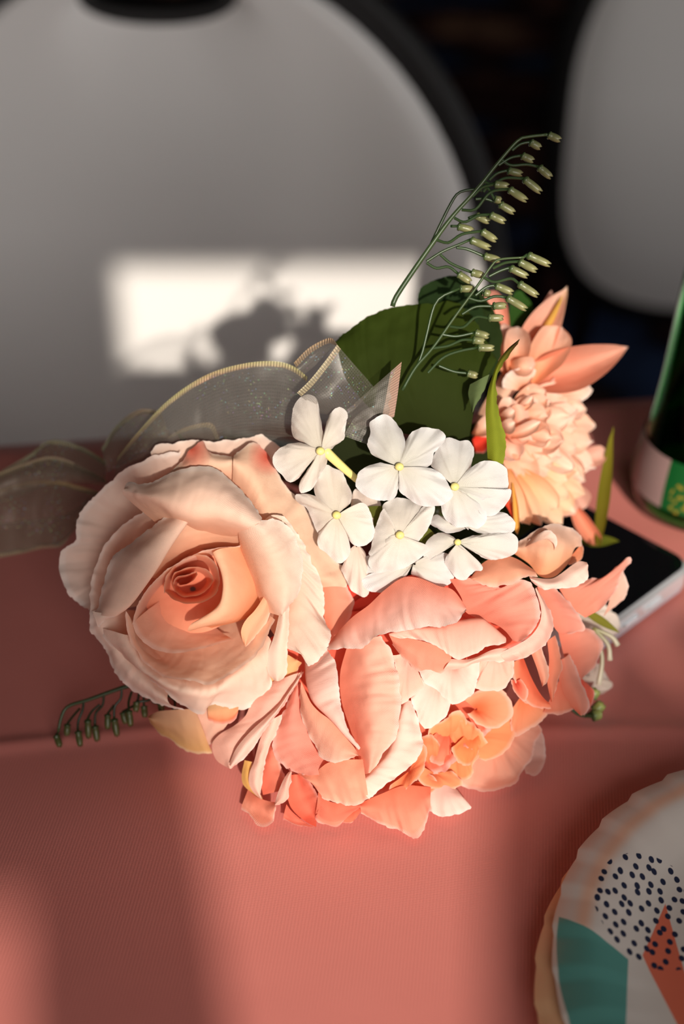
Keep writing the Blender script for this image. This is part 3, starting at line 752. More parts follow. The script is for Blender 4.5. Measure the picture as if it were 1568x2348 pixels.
# lip petal in front of it: folded face and inner face
pp([[(960, 200, 20), (1000, 330, 60), (1050, 450, 76), (1110, 560, 90), (1170, 640, 110)],
    [(898, 176, 50), (908, 310, 112), (948, 412, 142), (1034, 494, 150), (1114, 584, 158), (1192, 664, 158)],
    [(960, 150, 60), (992, 290, 140), (1030, 400, 160), (1090, 500, 164), (1150, 590, 166), (1200, 662, 160)],
    [(1012, 116, 64), (1066, 188, 112), (1084, 320, 148), (1098, 420, 152), (1138, 556, 158), (1204, 650, 156)]], c0=P0, c1=(250, 218, 204), wr=5)
pp(two([(880, 290, 84), (945, 424, 110), (1038, 502, 124), (1118, 592, 134), (1188, 672, 140), (1196, 694, 136)], [(870, 370, 60), (884, 500, 66), (926, 600, 76), (985, 690, 96), (1010, 734, 118), (1110, 722, 128), (1190, 700, 132)], 16), c0=(247, 168, 138), c1=(248, 204, 180), wr=6)
pp(two([(880, 296, 34), (892, 480, 50), (946, 640, 62), (1020, 742, 82), (1004, 797, 88)], [(846, 318, 16), (778, 470, 22), (722, 612, 26), (738, 704, 34), (820, 784, 52), (905, 806, 72)], 18), c0=(244, 150, 130), c1=(245, 168, 148), wr=7)
# lower bowl with its bright turned rim
pp([[(1100, 820, 60), (1160, 830, 70), (1260, 760, 70), (1350, 640, 66), (1390, 480, 60)],
    [(1128, 800, 112), (1210, 832, 124), (1304, 762, 128), (1396, 640, 126), (1426, 490, 118), (1446, 400, 104)],
    [(1246, 932, 132), (1332, 862, 134), (1422, 792, 130), (1512, 702, 122), (1546, 636, 110), (1526, 520, 98), (1480, 398, 90)]], c0=P1, c1=(251, 226, 210), wr=8)
pp(two([(858, 792, 62), (950, 790, 84), (1016, 738, 112), (1110, 718, 122), (1216, 716, 124)], [(968, 862, 66), (1000, 922, 74), (1060, 948, 84), (1140, 958, 92), (1206, 956, 100), (1248, 932, 118)], 22), c0=(246, 160, 128), c1=(248, 184, 156), wr=9)
# long folded petals at the left
pp(two([(730, 290, 6), (600, 420, 4), (560, 500, -4), (420, 590, -24), (394, 632, -30), (420, 722, -26), (484, 764, -10)], [(892, 240, 24), (800, 390, 24), (700, 520, 22), (620, 640, 14), (548, 728, 8), (502, 764, 2)], 14), c0=(240, 178, 158), c1=(244, 196, 178), wr=8)
pp(two([(884, 230, 40), (764, 410, 46), (612, 556, 46), (530, 650, 38), (488, 744, 22)], [(858, 316, 38), (722, 502, 50), (642, 622, 46), (562, 716, 34), (505, 766, 20)], 16), c0=P1, c1=(247, 204, 190), wr=4)
pp(two([(702, 508, 34), (652, 620, 30), (626, 720, 26), (596, 800, 20), (604, 874, 14), (664, 936, 12)], [(776, 470, 34), (742, 584, 34), (692, 672, 34), (682, 760, 28), (660, 850, 24), (668, 932, 18)], 14), c0=P1, c1=(246, 198, 178), wr=5)
pp(two([(776, 410, -24), (730, 560, -24), (684, 680, -24), (656, 800, -20), (672, 910, -6)], [(866, 296, -14), (824, 480, -10), (764, 640, -8), (784, 780, 4), (836, 870, 18)], 10), c0=(238, 122, 96), c1=(242, 150, 124), wr=6)
pp(two([(572, 720, -4), (556, 800, -10), (566, 856, -8), (616, 900, 0), (664, 934, 10)], [(612, 730, 4), (606, 800, 4), (612, 850, 6), (640, 890, 8), (668, 930, 12)], 4), c0=(226, 176, 104), c1=(222, 172, 92), wr=3)
# yellow tinged outer petals under the rose
pp(two([(300, 440, -20), (200, 445, -50), (100, 455, -90), (44, 484, -110)], [(400, 690, -100), (280, 676, -110), (160, 610, -120), (80, 550, -120), (46, 490, -114)], 24), c0=(228, 176, 140), c1=(230, 180, 116), wr=6)
pp(two([(560, 420, -10), (470, 430, -20), (360, 440, -40), (280, 450, -50)], [(405, 620, -70), (350, 640, -76), (306, 590, -76), (290, 520, -70)], 18), c0=(236, 182, 158), c1=(240, 192, 170), wr=6)
pp(two([(370, 420, -30), (440, 400, -20), (540, 420, -8)], [(372, 500, -20), (440, 524, -14), (510, 506, -6), (536, 462, -4)], 12), c0=(238, 200, 150), c1=(230, 130, 90), c2=(222, 96, 66), wr=3)
pp(two([(706, 190, 0), (780, 140, 14), (850, 170, 16)], [(700, 300, -10), (760, 334, -8), (830, 290, 0), (884, 190, 10)], 12), c0=(240, 180, 130), c1=(238, 188, 130), wr=3)
# lowest petals resting on the cloth
pp(two([(590, 880, -20), (640, 920, 0), (690, 940, 20), (740, 950, 30)], [(552, 984, 0), (600, 1024, 10), (660, 1080, 20), (720, 1060, 30), (736, 968, 34)], 12), c0=(238, 140, 112), c1=(238, 158, 132), wr=8)
pp(two([(822, 776, 66), (792, 810, 64), (756, 890, 56), (734, 962, 46)], [(830, 786, 66), (816, 870, 66), (806, 944, 60), (740, 966, 46)], 10), c0=P1, c1=(244, 180, 160), wr=3)
pp(two([(824, 800, 46), (806, 900, 40), (826, 980, 42), (900, 1052, 44), (962, 1084, 44)], [(884, 796, 56), (956, 880, 66), (984, 950, 66), (962, 1030, 58)], -24), c0=(240, 110, 84), c1=(244, 142, 116), wr=7)
pp(two([(976, 870, 60), (1030, 942, 80), (1120, 956, 88), (1200, 962, 92)], [(958, 1034, 46), (1000, 1074, 44), (1080, 1074, 44), (1142, 1024, 50), (1206, 968, 76)], 22), c0=(241, 120, 92), c1=(245, 152, 126), wr=9)
pp(two([(800, 960, 40), (830, 1000, 44), (900, 1060, 46)], [(780, 1040, 30), (860, 1078, 38), (960, 1090, 40)], 6), c0=(238, 116, 92), c1=(240, 136, 112), wr=5)
pp(two([(1140, 1000, 44), (1180, 980, 60), (1230, 960, 70)], [(1110, 1060, 40), (1160, 1062, 44), (1200, 1010, 60)], 6), c0=(240, 116, 88), c1=(242, 130, 100), wr=4)
pp(two([(540, 850, 66), (620, 815, 66), (700, 786, 60), (796, 792, 40)], [(545, 884, 60), (602, 914, 60), (680, 946, 62), (742, 978, 72), (776, 920, 66), (794, 862, 50)], 16), Z5, c0=(243, 128, 96), c1=(246, 164, 138), wr=8)
pp(two([(796, 790, 20), (850, 780, 10), (890, 800, 0)], [(790, 872, 40), (830, 896, 40), (900, 886, 36), (944, 866, 30), (930, 850, 20)], 10), Z5, c0=(246, 200, 184), c1=(248, 214, 200), wr=8)

# second peony, upper right half of the front
peo2 = empty('peony', (0, 0, 0), BQ); peo2['label'] = 'coral peony with an umbrella-like lit petal below the white blossoms'
def qq(curves, Z=Z2, c0=P0, c1=P1, **k): return pp(curves, Z, c0, c1, parent=peo2, **k)
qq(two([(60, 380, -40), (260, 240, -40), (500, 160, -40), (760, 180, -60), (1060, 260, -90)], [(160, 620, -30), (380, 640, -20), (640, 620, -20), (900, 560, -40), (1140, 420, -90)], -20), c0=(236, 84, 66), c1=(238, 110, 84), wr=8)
qq([[(36, 500, 50), (140, 388, 74), (230, 320, 86), (310, 244, 92), (400, 184, 92), (480, 186, 96), (580, 226, 106), (650, 246, 110), (716, 330, 108)],
    [(30, 520, 70), (140, 470, 102), (250, 440, 128), (350, 380, 146), (440, 330, 152), (540, 320, 150), (630, 330, 140), (714, 340, 118)],
    [(28, 540, 82), (130, 538, 112), (220, 524, 134), (292, 468, 156), (400, 442, 166), (520, 432, 170), (614, 418, 166), (694, 388, 146), (716, 350, 126)]], c0=P0, c1=(250, 216, 202), wr=9, fray=3)
qq(two([(632, 190, 56), (690, 280, 70), (716, 360, 82), (800, 395, 92), (890, 432, 102), (950, 500, 112)], [(740, 186, 46), (880, 236, 60), (1012, 196, 60), (1064, 290, 66), (1080, 370, 74), (1056, 450, 86), (992, 510, 104)], -10), c0=(244, 140, 116), c1=(246, 168, 148), wr=9)
qq([[(420, 440, 90), (560, 420, 100), (700, 400, 100), (830, 420, 100), (900, 470, 100)],
    [(328, 466, 132), (440, 442, 146), (560, 440, 148), (650, 420, 144), (782, 394, 134), (832, 420, 128), (914, 484, 120)],
    [(390, 490, 134), (520, 504, 146), (602, 546, 148), (682, 594, 146), (762, 562, 138), (842, 522, 130), (912, 510, 122)]], c0=P0, c1=(249, 208, 190), wr=8)
qq(two([(1060, 240, 52), (1088, 330, 60), (1086, 400, 68), (1040, 474, 88), (960, 524, 106), (880, 560, 118)], [(1068, 232, 34), (1124, 330, 38), (1150, 412, 40), (1132, 484, 50), (1062, 554, 70), (990, 588, 84), (910, 606, 98)], 12), c0=P1, c1=(247, 192, 174), wr=7)
qq(two([(640, 590, 116), (740, 590, 116), (860, 540, 112), (960, 540, 104)], [(600, 650, 112), (690, 640, 110), (770, 606, 106), (900, 600, 98), (1000, 580, 84)], 14), c0=P1, c1=(250, 222, 202), wr=6)
qq(two([(330, 470, 96), (450, 490, 112), (560, 522, 120), (646, 570, 120)], [(356, 520, 76), (400, 584, 86), (480, 656, 96), (550, 680, 100), (624, 640, 108)], 12), c0=(244, 150, 122), c1=(246, 176, 150), wr=7)
qq(fan((640, 600, 60), [(478, 652, 96), (500, 704, 96), (560, 744, 92), (632, 812, 84), (684, 812, 82), (744, 772, 82), (772, 700, 84), (782, 606, 90)], 22), c0=P1, c1=(251, 228, 214), wr=6)
qq(fan((860, 540, 40), [(772, 598, 76), (774, 690, 74), (762, 738, 72), (830, 752, 66), (902, 742, 64), (948, 682, 64), (950, 598, 68)], 20), c0=P1, c1=(247, 198, 176), wr=5)
qq(fan((580, 660, 50), [(470, 690, 84), (440, 800, 86), (462, 846, 84), (480, 902, 80), (524, 938, 76), (612, 882, 72), (634, 812, 74), (640, 740, 80)], 22), c0=P1, c1=(251, 228, 214), wr=6)
qq(fan((430, 560, 60), [(352, 570, 88), (364, 700, 92), (384, 808, 96), (440, 784, 92), (500, 742, 88), (496, 690, 86), (430, 600, 84)], 14), c0=P1, c1=(247, 200, 178), wr=5)
# top petals of this peony
qq(two([(736, 186, 66), (800, 110, 40), (880, 76, 30), (960, 86, 20), (1060, 150, 20)], [(742, 194, 72), (850, 236, 92), (920, 220, 90), (1000, 186, 74), (1066, 176, 56)], 16), c0=(245, 160, 124), c1=(246, 182, 150), wr=7)
qq(two([(1030, 180, 50), (1130, 190, 36), (1180, 170, 30), (1270, 106, 10), (1318, 108, 0)], [(1040, 200, 56), (1100, 236, 54), (1230, 236, 40), (1322, 192, 14), (1330, 130, 2)], 14), c0=P1, c1=(248, 220, 206), wr=6)
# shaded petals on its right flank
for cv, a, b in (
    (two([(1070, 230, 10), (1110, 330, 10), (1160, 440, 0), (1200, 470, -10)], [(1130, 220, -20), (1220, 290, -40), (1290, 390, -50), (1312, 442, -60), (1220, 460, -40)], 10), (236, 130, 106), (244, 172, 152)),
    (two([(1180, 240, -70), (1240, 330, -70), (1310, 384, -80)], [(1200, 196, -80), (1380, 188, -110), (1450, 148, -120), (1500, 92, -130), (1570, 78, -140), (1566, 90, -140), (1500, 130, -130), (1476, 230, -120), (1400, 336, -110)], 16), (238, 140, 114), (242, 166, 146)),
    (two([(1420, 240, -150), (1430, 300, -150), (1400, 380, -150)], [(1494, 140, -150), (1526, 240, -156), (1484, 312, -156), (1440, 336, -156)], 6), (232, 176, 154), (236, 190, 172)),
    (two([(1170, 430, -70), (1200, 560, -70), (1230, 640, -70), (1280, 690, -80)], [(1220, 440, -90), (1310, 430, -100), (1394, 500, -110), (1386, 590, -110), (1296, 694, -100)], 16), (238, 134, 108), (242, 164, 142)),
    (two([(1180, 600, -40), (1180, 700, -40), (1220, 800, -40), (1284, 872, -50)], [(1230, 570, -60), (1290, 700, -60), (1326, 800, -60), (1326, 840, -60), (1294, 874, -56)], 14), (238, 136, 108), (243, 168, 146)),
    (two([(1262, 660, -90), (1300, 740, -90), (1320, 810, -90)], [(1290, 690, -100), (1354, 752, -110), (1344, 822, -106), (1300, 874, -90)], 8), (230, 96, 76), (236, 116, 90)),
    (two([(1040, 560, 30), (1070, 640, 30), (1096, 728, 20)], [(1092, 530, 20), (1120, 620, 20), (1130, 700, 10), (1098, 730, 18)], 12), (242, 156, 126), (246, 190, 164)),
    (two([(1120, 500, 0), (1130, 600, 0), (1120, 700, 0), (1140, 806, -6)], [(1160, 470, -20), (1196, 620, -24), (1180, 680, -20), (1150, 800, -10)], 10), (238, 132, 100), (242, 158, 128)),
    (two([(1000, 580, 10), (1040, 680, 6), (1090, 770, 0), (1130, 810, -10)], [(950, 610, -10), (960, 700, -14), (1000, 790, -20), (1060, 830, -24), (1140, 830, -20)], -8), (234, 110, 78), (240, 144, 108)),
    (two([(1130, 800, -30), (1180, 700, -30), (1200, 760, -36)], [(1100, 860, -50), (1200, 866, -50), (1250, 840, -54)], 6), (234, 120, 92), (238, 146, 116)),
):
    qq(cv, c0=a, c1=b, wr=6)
# upper bulb above the fold
bulb = empty('peony_bud', (0, 0, 0), BQ); bulb['label'] = 'half opened pale peach bud right of the white blossoms'
def bb(curves, c0=(246, 176, 130), c1=(248, 208, 186), **k): return patch('petal', bulb, curves, ZD2, M_petal, c0, c1, **k)
bb([[(470, 1060, -40), (600, 1150, -30), (700, 1262, -20), (830, 1262, -30), (960, 1140, -60)],
    [(480, 1010, -20), (640, 1000, 10), (780, 1040, 20), (900, 1020, 0), (1010, 1010, -50)],
    [(474, 982, -40), (620, 880, -30), (790, 790, -40), (900, 800, -60), (1000, 850, -80), (1076, 905, -96), (1060, 990, -90)]], wr=10)
bb([[(560, 1000, -10), (640, 960, 20), (760, 930, 24), (840, 980, 20)], [(600, 930, -10), (700, 860, 10), (800, 850, 14), (850, 940, 16), (820, 1030, 24)]], wr=6, c0=(248, 206, 184), c1=(250, 220, 204))
bb(two([(940, 1120, -60), (1000, 1050, -80), (1060, 980, -100)], [(960, 1150, -60), (1060, 1120, -84), (1090, 1060, -110), (1070, 960, -120)], 6), c0=(238, 140, 100), c1=(240, 160, 120), wr=4)

# orange ruffled flower at the lower right
org = empty('ruffled_peony', (0, 0, 0), BQ); org['label'] = 'orange ruffled peony tucked under the coral ones'
def oo(curves, c0=(242, 130, 80), c1=(245, 172, 124), **k): return patch('petal', org, curves, Z2, M_petal, c0, c1, **k)
oo(two([(480, 920, -40), (640, 860, -50), (800, 860, -60), (960, 900, -70)], [(520, 1120, -20), (680, 1140, -30), (820, 1060, -46), (960, 960, -70)], -16), c0=(238, 106, 60), c1=(240, 130, 80), wr=8)
oo(fan((820, 900, -90), [(560, 1170, -46), (640, 1212, -46), (740, 1240, -50), (820, 1256, -56), (900, 1240, -66), (960, 1216, -76), (1000, 1150, -90), (1046, 1080, -100), (1060, 1000, -110), (1100, 950, -120), (1060, 900, -120)], 10), c0=(240, 150, 116), c1=(242, 172, 148), wr=9)
oo(fan((960, 960, -120), [(1010, 1166, -120), (1060, 1176, -124), (1094, 1130, -128), (1114, 1060, -132), (1104, 980, -134), (1070, 930, -130)], 6), c0=(232, 176, 158), c1=(234, 186, 170), wr=6)
oo(fan((700, 960, -60), [(930, 840, -50), (966, 930, -52), (944, 1010, -50), (884, 1074, -46), (832, 1098, -44), (776, 1082, -40), (740, 1020, -36)], 14), wr=9, c1=(244, 160, 108))
oo(fan((660, 980, -50), [(790, 1070, -36), (756, 1110, -30), (746, 1174, -26), (702, 1200, -24), (622, 1176, -18), (536, 1144, -10), (500, 1120, -6)], 12), wr=9, c1=(244, 158, 104))
oo(fan((760, 840, -50), [(700, 790, -10), (780, 746, -10), (870, 742, -20), (934, 790, -30), (944, 880, -34), (872, 934, -26), (784, 920, -14), (724, 870, -8)], 16), wr=6, c1=(244, 168, 130))
oo(fan((1000, 760, -60), [(958, 700, -40), (1000, 800, -30), (1080, 800, -44), (1134, 830, -54), (1090, 900, -60), (960, 974, -50), (930, 860, -40)], 12), wr=7, c1=(242, 160, 122))
oo(fan((960, 700, -20), [(940, 690, 10), (950, 740, 14), (980, 780, 10), (1012, 804, 4), (1020, 740, 0), (990, 690, 0)], 8), wr=4, c0=(232, 90, 66), c1=(242, 150, 120))
for base, arc, a, c in (
    ((640, 1090, -60), [(520, 1010, -14), (540, 930, -6), (600, 890, -8), (650, 850, -10), (700, 860, -14), (730, 920, -20)], (240, 116, 66), (245, 166, 112)),
    ((720, 1080, -60), [(620, 960, -10), (640, 900, -4), (690, 880, -4), (740, 900, -8), (790, 950, -16), (820, 1010, -24)], (241, 122, 70), (245, 164, 112)),
    ((640, 900, -50), [(520, 1000, -4), (530, 1060, 4), (570, 1110, 6), (620, 1106, 4), (640, 1050, 0)], (236, 96, 70), (243, 146, 112)),
    ((760, 920, -50), [(650, 1030, -2), (660, 1100, 0), (720, 1130, -6), (770, 1090, -16), (800, 1030, -20)], (240, 114, 62), (244, 152, 94)),
    ((560, 1150, -30), [(470, 1050, 10), (480, 990, 14), (520, 960, 12), (570, 980, 8), (600, 1040, 0)], (240, 116, 70), (245, 160, 110))):
    oo(fan(base, arc, 18), c0=a, c1=c, wr=15, fray=3)
oo(fan((560, 1160, 0), [(500, 1130, 30), (470, 1180, 40), (520, 1230, 40), (600, 1240, 20), (680, 1230, 0), (700, 1200, -10), (640, 1150, -10)], 10), wr=6, c0=(242, 134, 86), c1=(245, 160, 112))
oo(fan((430, 1150, 20), [(500, 1000, 50), (520, 1060, 54), (500, 1140, 56), (440, 1220, 60), (380, 1270, 70), (330, 1290, 70), (340, 1220, 60)], 10), wr=6, c0=(242, 130, 84), c1=(245, 158, 112))
oo(fan((480, 1200, 20), [(300, 1290, 56), (380, 1306, 52), (480, 1290, 44), (560, 1250, 34), (560, 1180, 24), (500, 1150, 26)], 10), wr=6, c0=(240, 116, 76), c1=(243, 142, 100))

# ---------------------------------------------------------------- dahlia at the right, seen from its side
dah = empty('dahlia', (0, 0, 0), BQ); dah['label'] = 'many petalled pale peach dahlia turned to the right'
D0, D1 = (245, 160, 112), (247, 206, 182)
def dd(curves, c0=D0, c1=D1, Z=ZD1, **k): return patch('petal', dah, curves, Z, M_petal, c0, c1, **k)
dd(blade((560, 900, -330), (1490, 610, -400), 200, 'point', 90, 20, 40), c0=(232, 142, 110), c1=(234, 176, 152), wr=6)  # shade in this petal's hollow put into its darker colours
dd(blade((540, 860, -340), (940, 70, -390), 165, 'point', 50, 30, -30), c0=(240, 160, 126), c1=(245, 196, 176), c2=(230, 190, 120), wr=6)
dd(blade((470, 800, -370), (800, 100, -420), 120, 'point', 40, 20, 70), c0=(238, 120, 84), c1=(244, 176, 152), wr=6)
dd(blade((570, 720, -300), (910, 130, -356), 34, 'point', -10, 26, 20), c0=(236, 176, 96), c1=(214, 172, 70), wr=3)
dd(blade((620, 930, -290), (900, 420, -320), 170, 'round', 50, 30, 0), c1=(247, 204, 182), wr=7)
dd(blade((420, 900, -320), (380, 400, -330), 110, 'round', 30, 40, -20), c1=(248, 212, 196), wr=6)
dd(blade((440, 860, -290), (500, 420, -300), 120, 'round', 40, 50, 20), c1=(248, 210, 190), wr=6)
dd(blade((400, 430, -350), (190, 120, -360), 120, 'round', 30, 20), c0=(240, 150, 122), c1=(244, 178, 158), wr=5)
dd(blade((420, 760, -260), (660, 760, -250), 90, 'round', 30, 40, 30), c1=(248, 212, 192), wr=6)
dd(fan((560, 1010, -270), [(360, 980, -226), (376, 870, -220), (470, 800, -216), (580, 786, -220), (664, 806, -226), (622, 900, -226), (600, 1000, -230)], 22), c1=(250, 222, 204), wr=9)
dd(fan((640, 980, -310), [(660, 1010, -300), (800, 1010, -310), (960, 1060, -330), (1100, 1080, -350), (1184, 1010, -360), (1130, 930, -360), (1000, 900, -350), (800, 930, -330)], 20), c1=(249, 218, 198), wr=12, fray=9)
dd(two([(90, 1420, -290), (150, 1200, -290), (270, 980, -300), (380, 800, -320)], [(300, 1420, -270), (380, 1240, -270), (460, 1060, -280), (560, 900, -300)], 20), c0=(246, 190, 156), c1=(248, 206, 180), wr=10)
rnd = random.Random(11)
O = (300, 1330)
for ring, (n, a0, a1, rad, hb, ht, wd) in enumerate(((8, 24, -54, 900, -350, -380, 128), (8, 32, -60, 780, -320, -310, 124), (7, 38, -56, 640, -285, -262, 124), (5, 46, -46, 500, -255, -222, 116), (4, 60, -50, 350, -232, -190, 96))):
    for i in range(n):
        a = math.radians(a0 + (a1 - a0) * (i + 0.5 * (ring % 2) + rnd.uniform(-.2, .2)) / (n - 1))
        r_ = rad * rnd.uniform(0.92, 1.06) * (1.0 if math.sin(a) < .3 else .93)
        b_ = rad * 0.22
        dd(blade((O[0] + b_ * math.cos(a), O[1] - b_ * math.sin(a), hb), (O[0] + r_ * math.cos(a), O[1] - r_ * math.sin(a), ht + rnd.uniform(-15, 15)),
                 wd * rnd.uniform(.85, 1.15), 'round', 26 + rnd.uniform(-30, 16), rnd.uniform(10, 40), rnd.uniform(-40, 40), tipcurl=rnd.uniform(-30, 40)),
           c0=(246, 168, 122) if ring < 4 else (244, 150, 108), c1=mixc(D1, (250, 224, 206), rnd.random()), wr=11, fray=5)
for x0, y0, x1, y1, w_, h_, hi in ((470, 1180, 640, 1060, 46, -240, -180), (330, 1240, 470, 1180, 60, -220, -170), (330, 1330, 470, 1290, 70, -210, -160), (360, 1420, 700, 1280, 60, -220, -160), (100, 1400, 260, 1250, 80, -250, -220)):
    dd(blade((x0, y0, h_), (x1, y1, hi), w_, 'round', 30, 20, 20), c0=D0, c1=(250, 226, 208), wr=5)
dd(two([(90, 1440, -262), (170, 1370, -256), (240, 1330, -250)], [(120, 1560, -250), (200, 1560, -246), (250, 1480, -240)], -20), c0=(228, 60, 40), c1=(232, 70, 44), wr=4)
# lower fan, lit yellow peach, pointing down to the right
for k, (a, r_, w_, hb, ht) in enumerate(((-6, 640, 90, -300, -330), (-16, 560, 80, -280, -300), (-30, 640, 84, -270, -300), (-42, 620, 80, -250, -270), (-54, 640, 70, -236, -250), (-62, 640, 60, -226, -226), (-70, 600, 56, -214, -200), (-76, 560, 44, -200, -176), (-22, 760, 80, -320, -350), (-36, 760, 90, -330, -360), (-48, 740, 80, -300, -330))):
    a = math.radians(a)
    dd(blade((400 + 60 * math.cos(a), 240 - 60 * math.sin(a), hb), (400 + r_ * math.cos(a), 240 - r_ * math.sin(a), ht), w_ * 1.35, 'round', 24 - 20 * (k % 3), 24, 16 * (-1) ** k, tipcurl=20), Z=ZD2,
       c0=(246, 168, 104), c1=(249, 212, 180), wr=6)
dd(blade((450, 420, -170), (490, 890, -130), 26, 'round', 10, 12, -10), Z=ZD2, c0=(238, 180, 90), c1=(240, 186, 92), wr=3)
dd(two([(330, 560, -160), (400, 640, -150), (450, 740, -140)], [(420, 500, -170), (470, 620, -160), (480, 720, -150)], 0), Z=ZD2, c0=(228, 70, 44), c1=(236, 110, 70), wr=4)
# shaded petals behind, right edge
for B_, T_, w_, a, b in (((1020, 200, -400), (1300, 140, -440), 90, (240, 170, 146), (244, 196, 176)), ((900, 420, -420), (1120, 640, -460), 130, (226, 166, 146), (232, 180, 160)),
                         ((960, 560, -400), (1240, 990, -440), 80, (236, 150, 120), (238, 150, 116)), ((800, 420, -380), (1010, 700, -390), 110, (238, 176, 154), (244, 194, 172))):
    dd(blade(B_, T_, w_, 'round', 30, 10, 20), a, b, ZD2, wr=6)

# ---------------------------------------------------------------- white blossoms
ZW = (580, 880, 2.45)
W0, W1 = (228, 223, 208), (230, 228, 228)
def floret(center, petals, label=None, c0=W0, c1=W1, bead=25, hm=13):
    fl = empty('white_blossom', (0, 0, 0), BQ)
    if label: fl['label'] = label
    cx, cy, ch = center
    for arc in petals:
        he = arc[0] if isinstance(arc[0], (int, float)) else ch + 8
        pts = arc[1:] if isinstance(arc[0], (int, float)) else arc
        # outline dips to the heart at both ends and rises to the tip in the middle
        n = len(pts); tx = sum(p[0] for p in pts) / n - cx; ty = sum(p[1] for p in pts) / n - cy
        he = ch + (he - ch) * .35 - 34 - 26 * max(-.4, min(1, -ty / 110))
        full = [(p[0], p[1], ch + (he - ch) * math.sin(math.pi * (0.12 + 0.76 * i / (n - 1)))) for i, p in enumerate(pts)]
        patch('petal', fl, fan(center, full, hm), ZW, M_white, c0, c1, wr=10, fray=1.2)
    if bead:
        bm = bmesh.new(); bmesh.ops.create_uvsphere(bm, u_segments=16, v_segments=10, radius=bead / 2.45 * PXM)
        me = bpy.data.meshes.new('bead'); bm.to_mesh(me); bm.free(); me.polygons.foreach_set('use_smooth', [True] * len(me.polygons))
        o = link('bead', me, M_yellow, fl); o.location = bq(ZW[0] + cx / 2.45, ZW[1] + cy / 2.45, ch + 13); o.scale = (1, 1, .9)
    return fl
floret((822, 466, 150), [(178, (825, 430), (838, 380), (850, 330), (840, 260), (800, 210), (745, 168), (700, 188), (655, 215), (660, 270), (645, 370), (680, 410), (745, 432), (790, 450)),
    (184, (790, 470), (720, 440), (655, 460), (590, 490), (576, 540), (590, 600), (650, 640), (725, 656), (785, 650), (810, 600), (816, 545), (822, 500)),
    (186, (822, 500), (818, 545), (822, 600), (880, 652), (960, 682), (1060, 684), (1112, 640), (1112, 590), (1062, 510), (1000, 470), (910, 474), (850, 470)),
    (160, (835, 460), (900, 476), (1000, 462), (1012, 400), (1052, 342), (1088, 300), (1052, 260), (980, 240), (900, 265), (860, 320), (840, 390), (828, 430))], 'foremost white blossom, four petals open')
floret((1134, 578, 122), [(140, (1140, 545), (1172, 515), (1212, 480), (1238, 420), (1240, 350), (1200, 312), (1150, 320), (1110, 298), (1060, 320), (1018, 400), (1003, 460), (1040, 500), (1105, 555)),
    (140, (1150, 600), (1200, 622), (1262, 638), (1322, 658), (1372, 642), (1422, 602), (1442, 560), (1428, 490), (1392, 450), (1302, 433), (1230, 460), (1180, 510), (1150, 555)),
    (128, (1110, 600), (1060, 620), (1048, 650), (1058, 710), (1088, 770), (1150, 812), (1204, 802), (1262, 818), (1308, 770), (1302, 710), (1252, 640), (1200, 622), (1160, 605)),
    (88, (1300, 660), (1380, 640), (1440, 590), (1444, 640), (1402, 700), (1342, 742), (1290, 730), (1262, 690), (1240, 650))])
floret((378, 378, 128), [(138, (395, 350), (398, 310), (386, 250), (372, 180), (366, 110), (330, 66), (270, 78), (230, 130), (213, 200), (228, 290), (290, 332), (350, 358)),
    (168, (398, 372), (420, 372), (472, 340), (512, 310), (516, 250), (532, 180), (512, 140), (460, 143), (420, 190), (406, 290), (392, 350)),
    (112, (346, 360), (272, 333), (190, 343), (130, 380), (110, 430), (130, 480), (180, 522), (204, 556), (260, 520), (320, 450), (380, 400)),
    (104, (360, 400), (330, 440), (300, 510), (264, 560), (270, 612), (310, 606), (350, 570), (382, 500), (412, 440), (424, 400), (400, 380))], c0=(232, 222, 204), c1=(238, 228, 220))
tube('stalk', BQ, [(400, 372, 118), (440, 410, 108), (500, 465, 90), (585, 540, 60)], 12, 8, M_yellow, Z=ZW, label='pale yellow blossom stalk')
floret((470, 738, 96), [(120, (510, 700), (552, 660), (547, 600), (520, 540), (500, 488), (440, 468), (410, 448), (380, 460), (350, 520), (343, 590), (370, 642), (430, 690)),
    (86, (440, 715), (400, 650), (330, 622), (250, 614), (230, 640), (300, 700), (330, 760), (370, 850), (420, 790), (445, 760)),
    (124, (500, 730), (555, 684), (610, 665), (642, 690), (672, 770), (678, 850), (640, 902), (590, 917), (555, 890), (532, 830), (495, 760)),
    (92, (450, 770), (400, 800), (366, 850), (362, 910), (420, 960), (482, 1014), (522, 982), (548, 920), (544, 860), (520, 800), (490, 760))], c0=(236, 224, 204), c1=(241, 230, 222))
floret((825, 850, 104), [(118, (790, 810), (745, 740), (728, 680), (800, 640), (900, 656), (985, 686), (960, 740), (900, 790), (850, 820)),
    (150, (850, 850), (866, 820), (912, 750), (958, 694), (1014, 686), (996, 780), (934, 880), (882, 920), (846, 904), (840, 870)),
    (140, (800, 840), (770, 790), (738, 700), (700, 760), (680, 850), (655, 960), (690, 948), (724, 880), (770, 850)),
    (110, (790, 860), (720, 880), (668, 960), (648, 1022), (700, 1064), (790, 1046), (900, 1006), (984, 936), (966, 896), (900, 890), (850, 870))], c0=(238, 228, 212), c1=(230, 224, 219))
floret((1150, 890, 84), [(96, (1170, 880), (1220, 850), (1330, 842), (1446, 836), (1484, 884), (1480, 945), (1402, 984), (1332, 990), (1250, 952), (1190, 915)),
    (118, (1170, 872), (1240, 856), (1340, 846), (1446, 836), (1446, 882), (1350, 918), (1250, 912), (1190, 896)),
    (100, (1120, 930), (1090, 970), (1078, 1012), (1120, 1072), (1182, 1098), (1232, 1062), (1296, 1044), (1262, 988), (1200, 955), (1160, 920)),
    (96, (1140, 870), (1100, 850), (1050, 838), (980, 888), (958, 960), (975, 1000), (1030, 960), (1090, 920), (1130, 900))], bead=20, c1=(231, 226, 222))
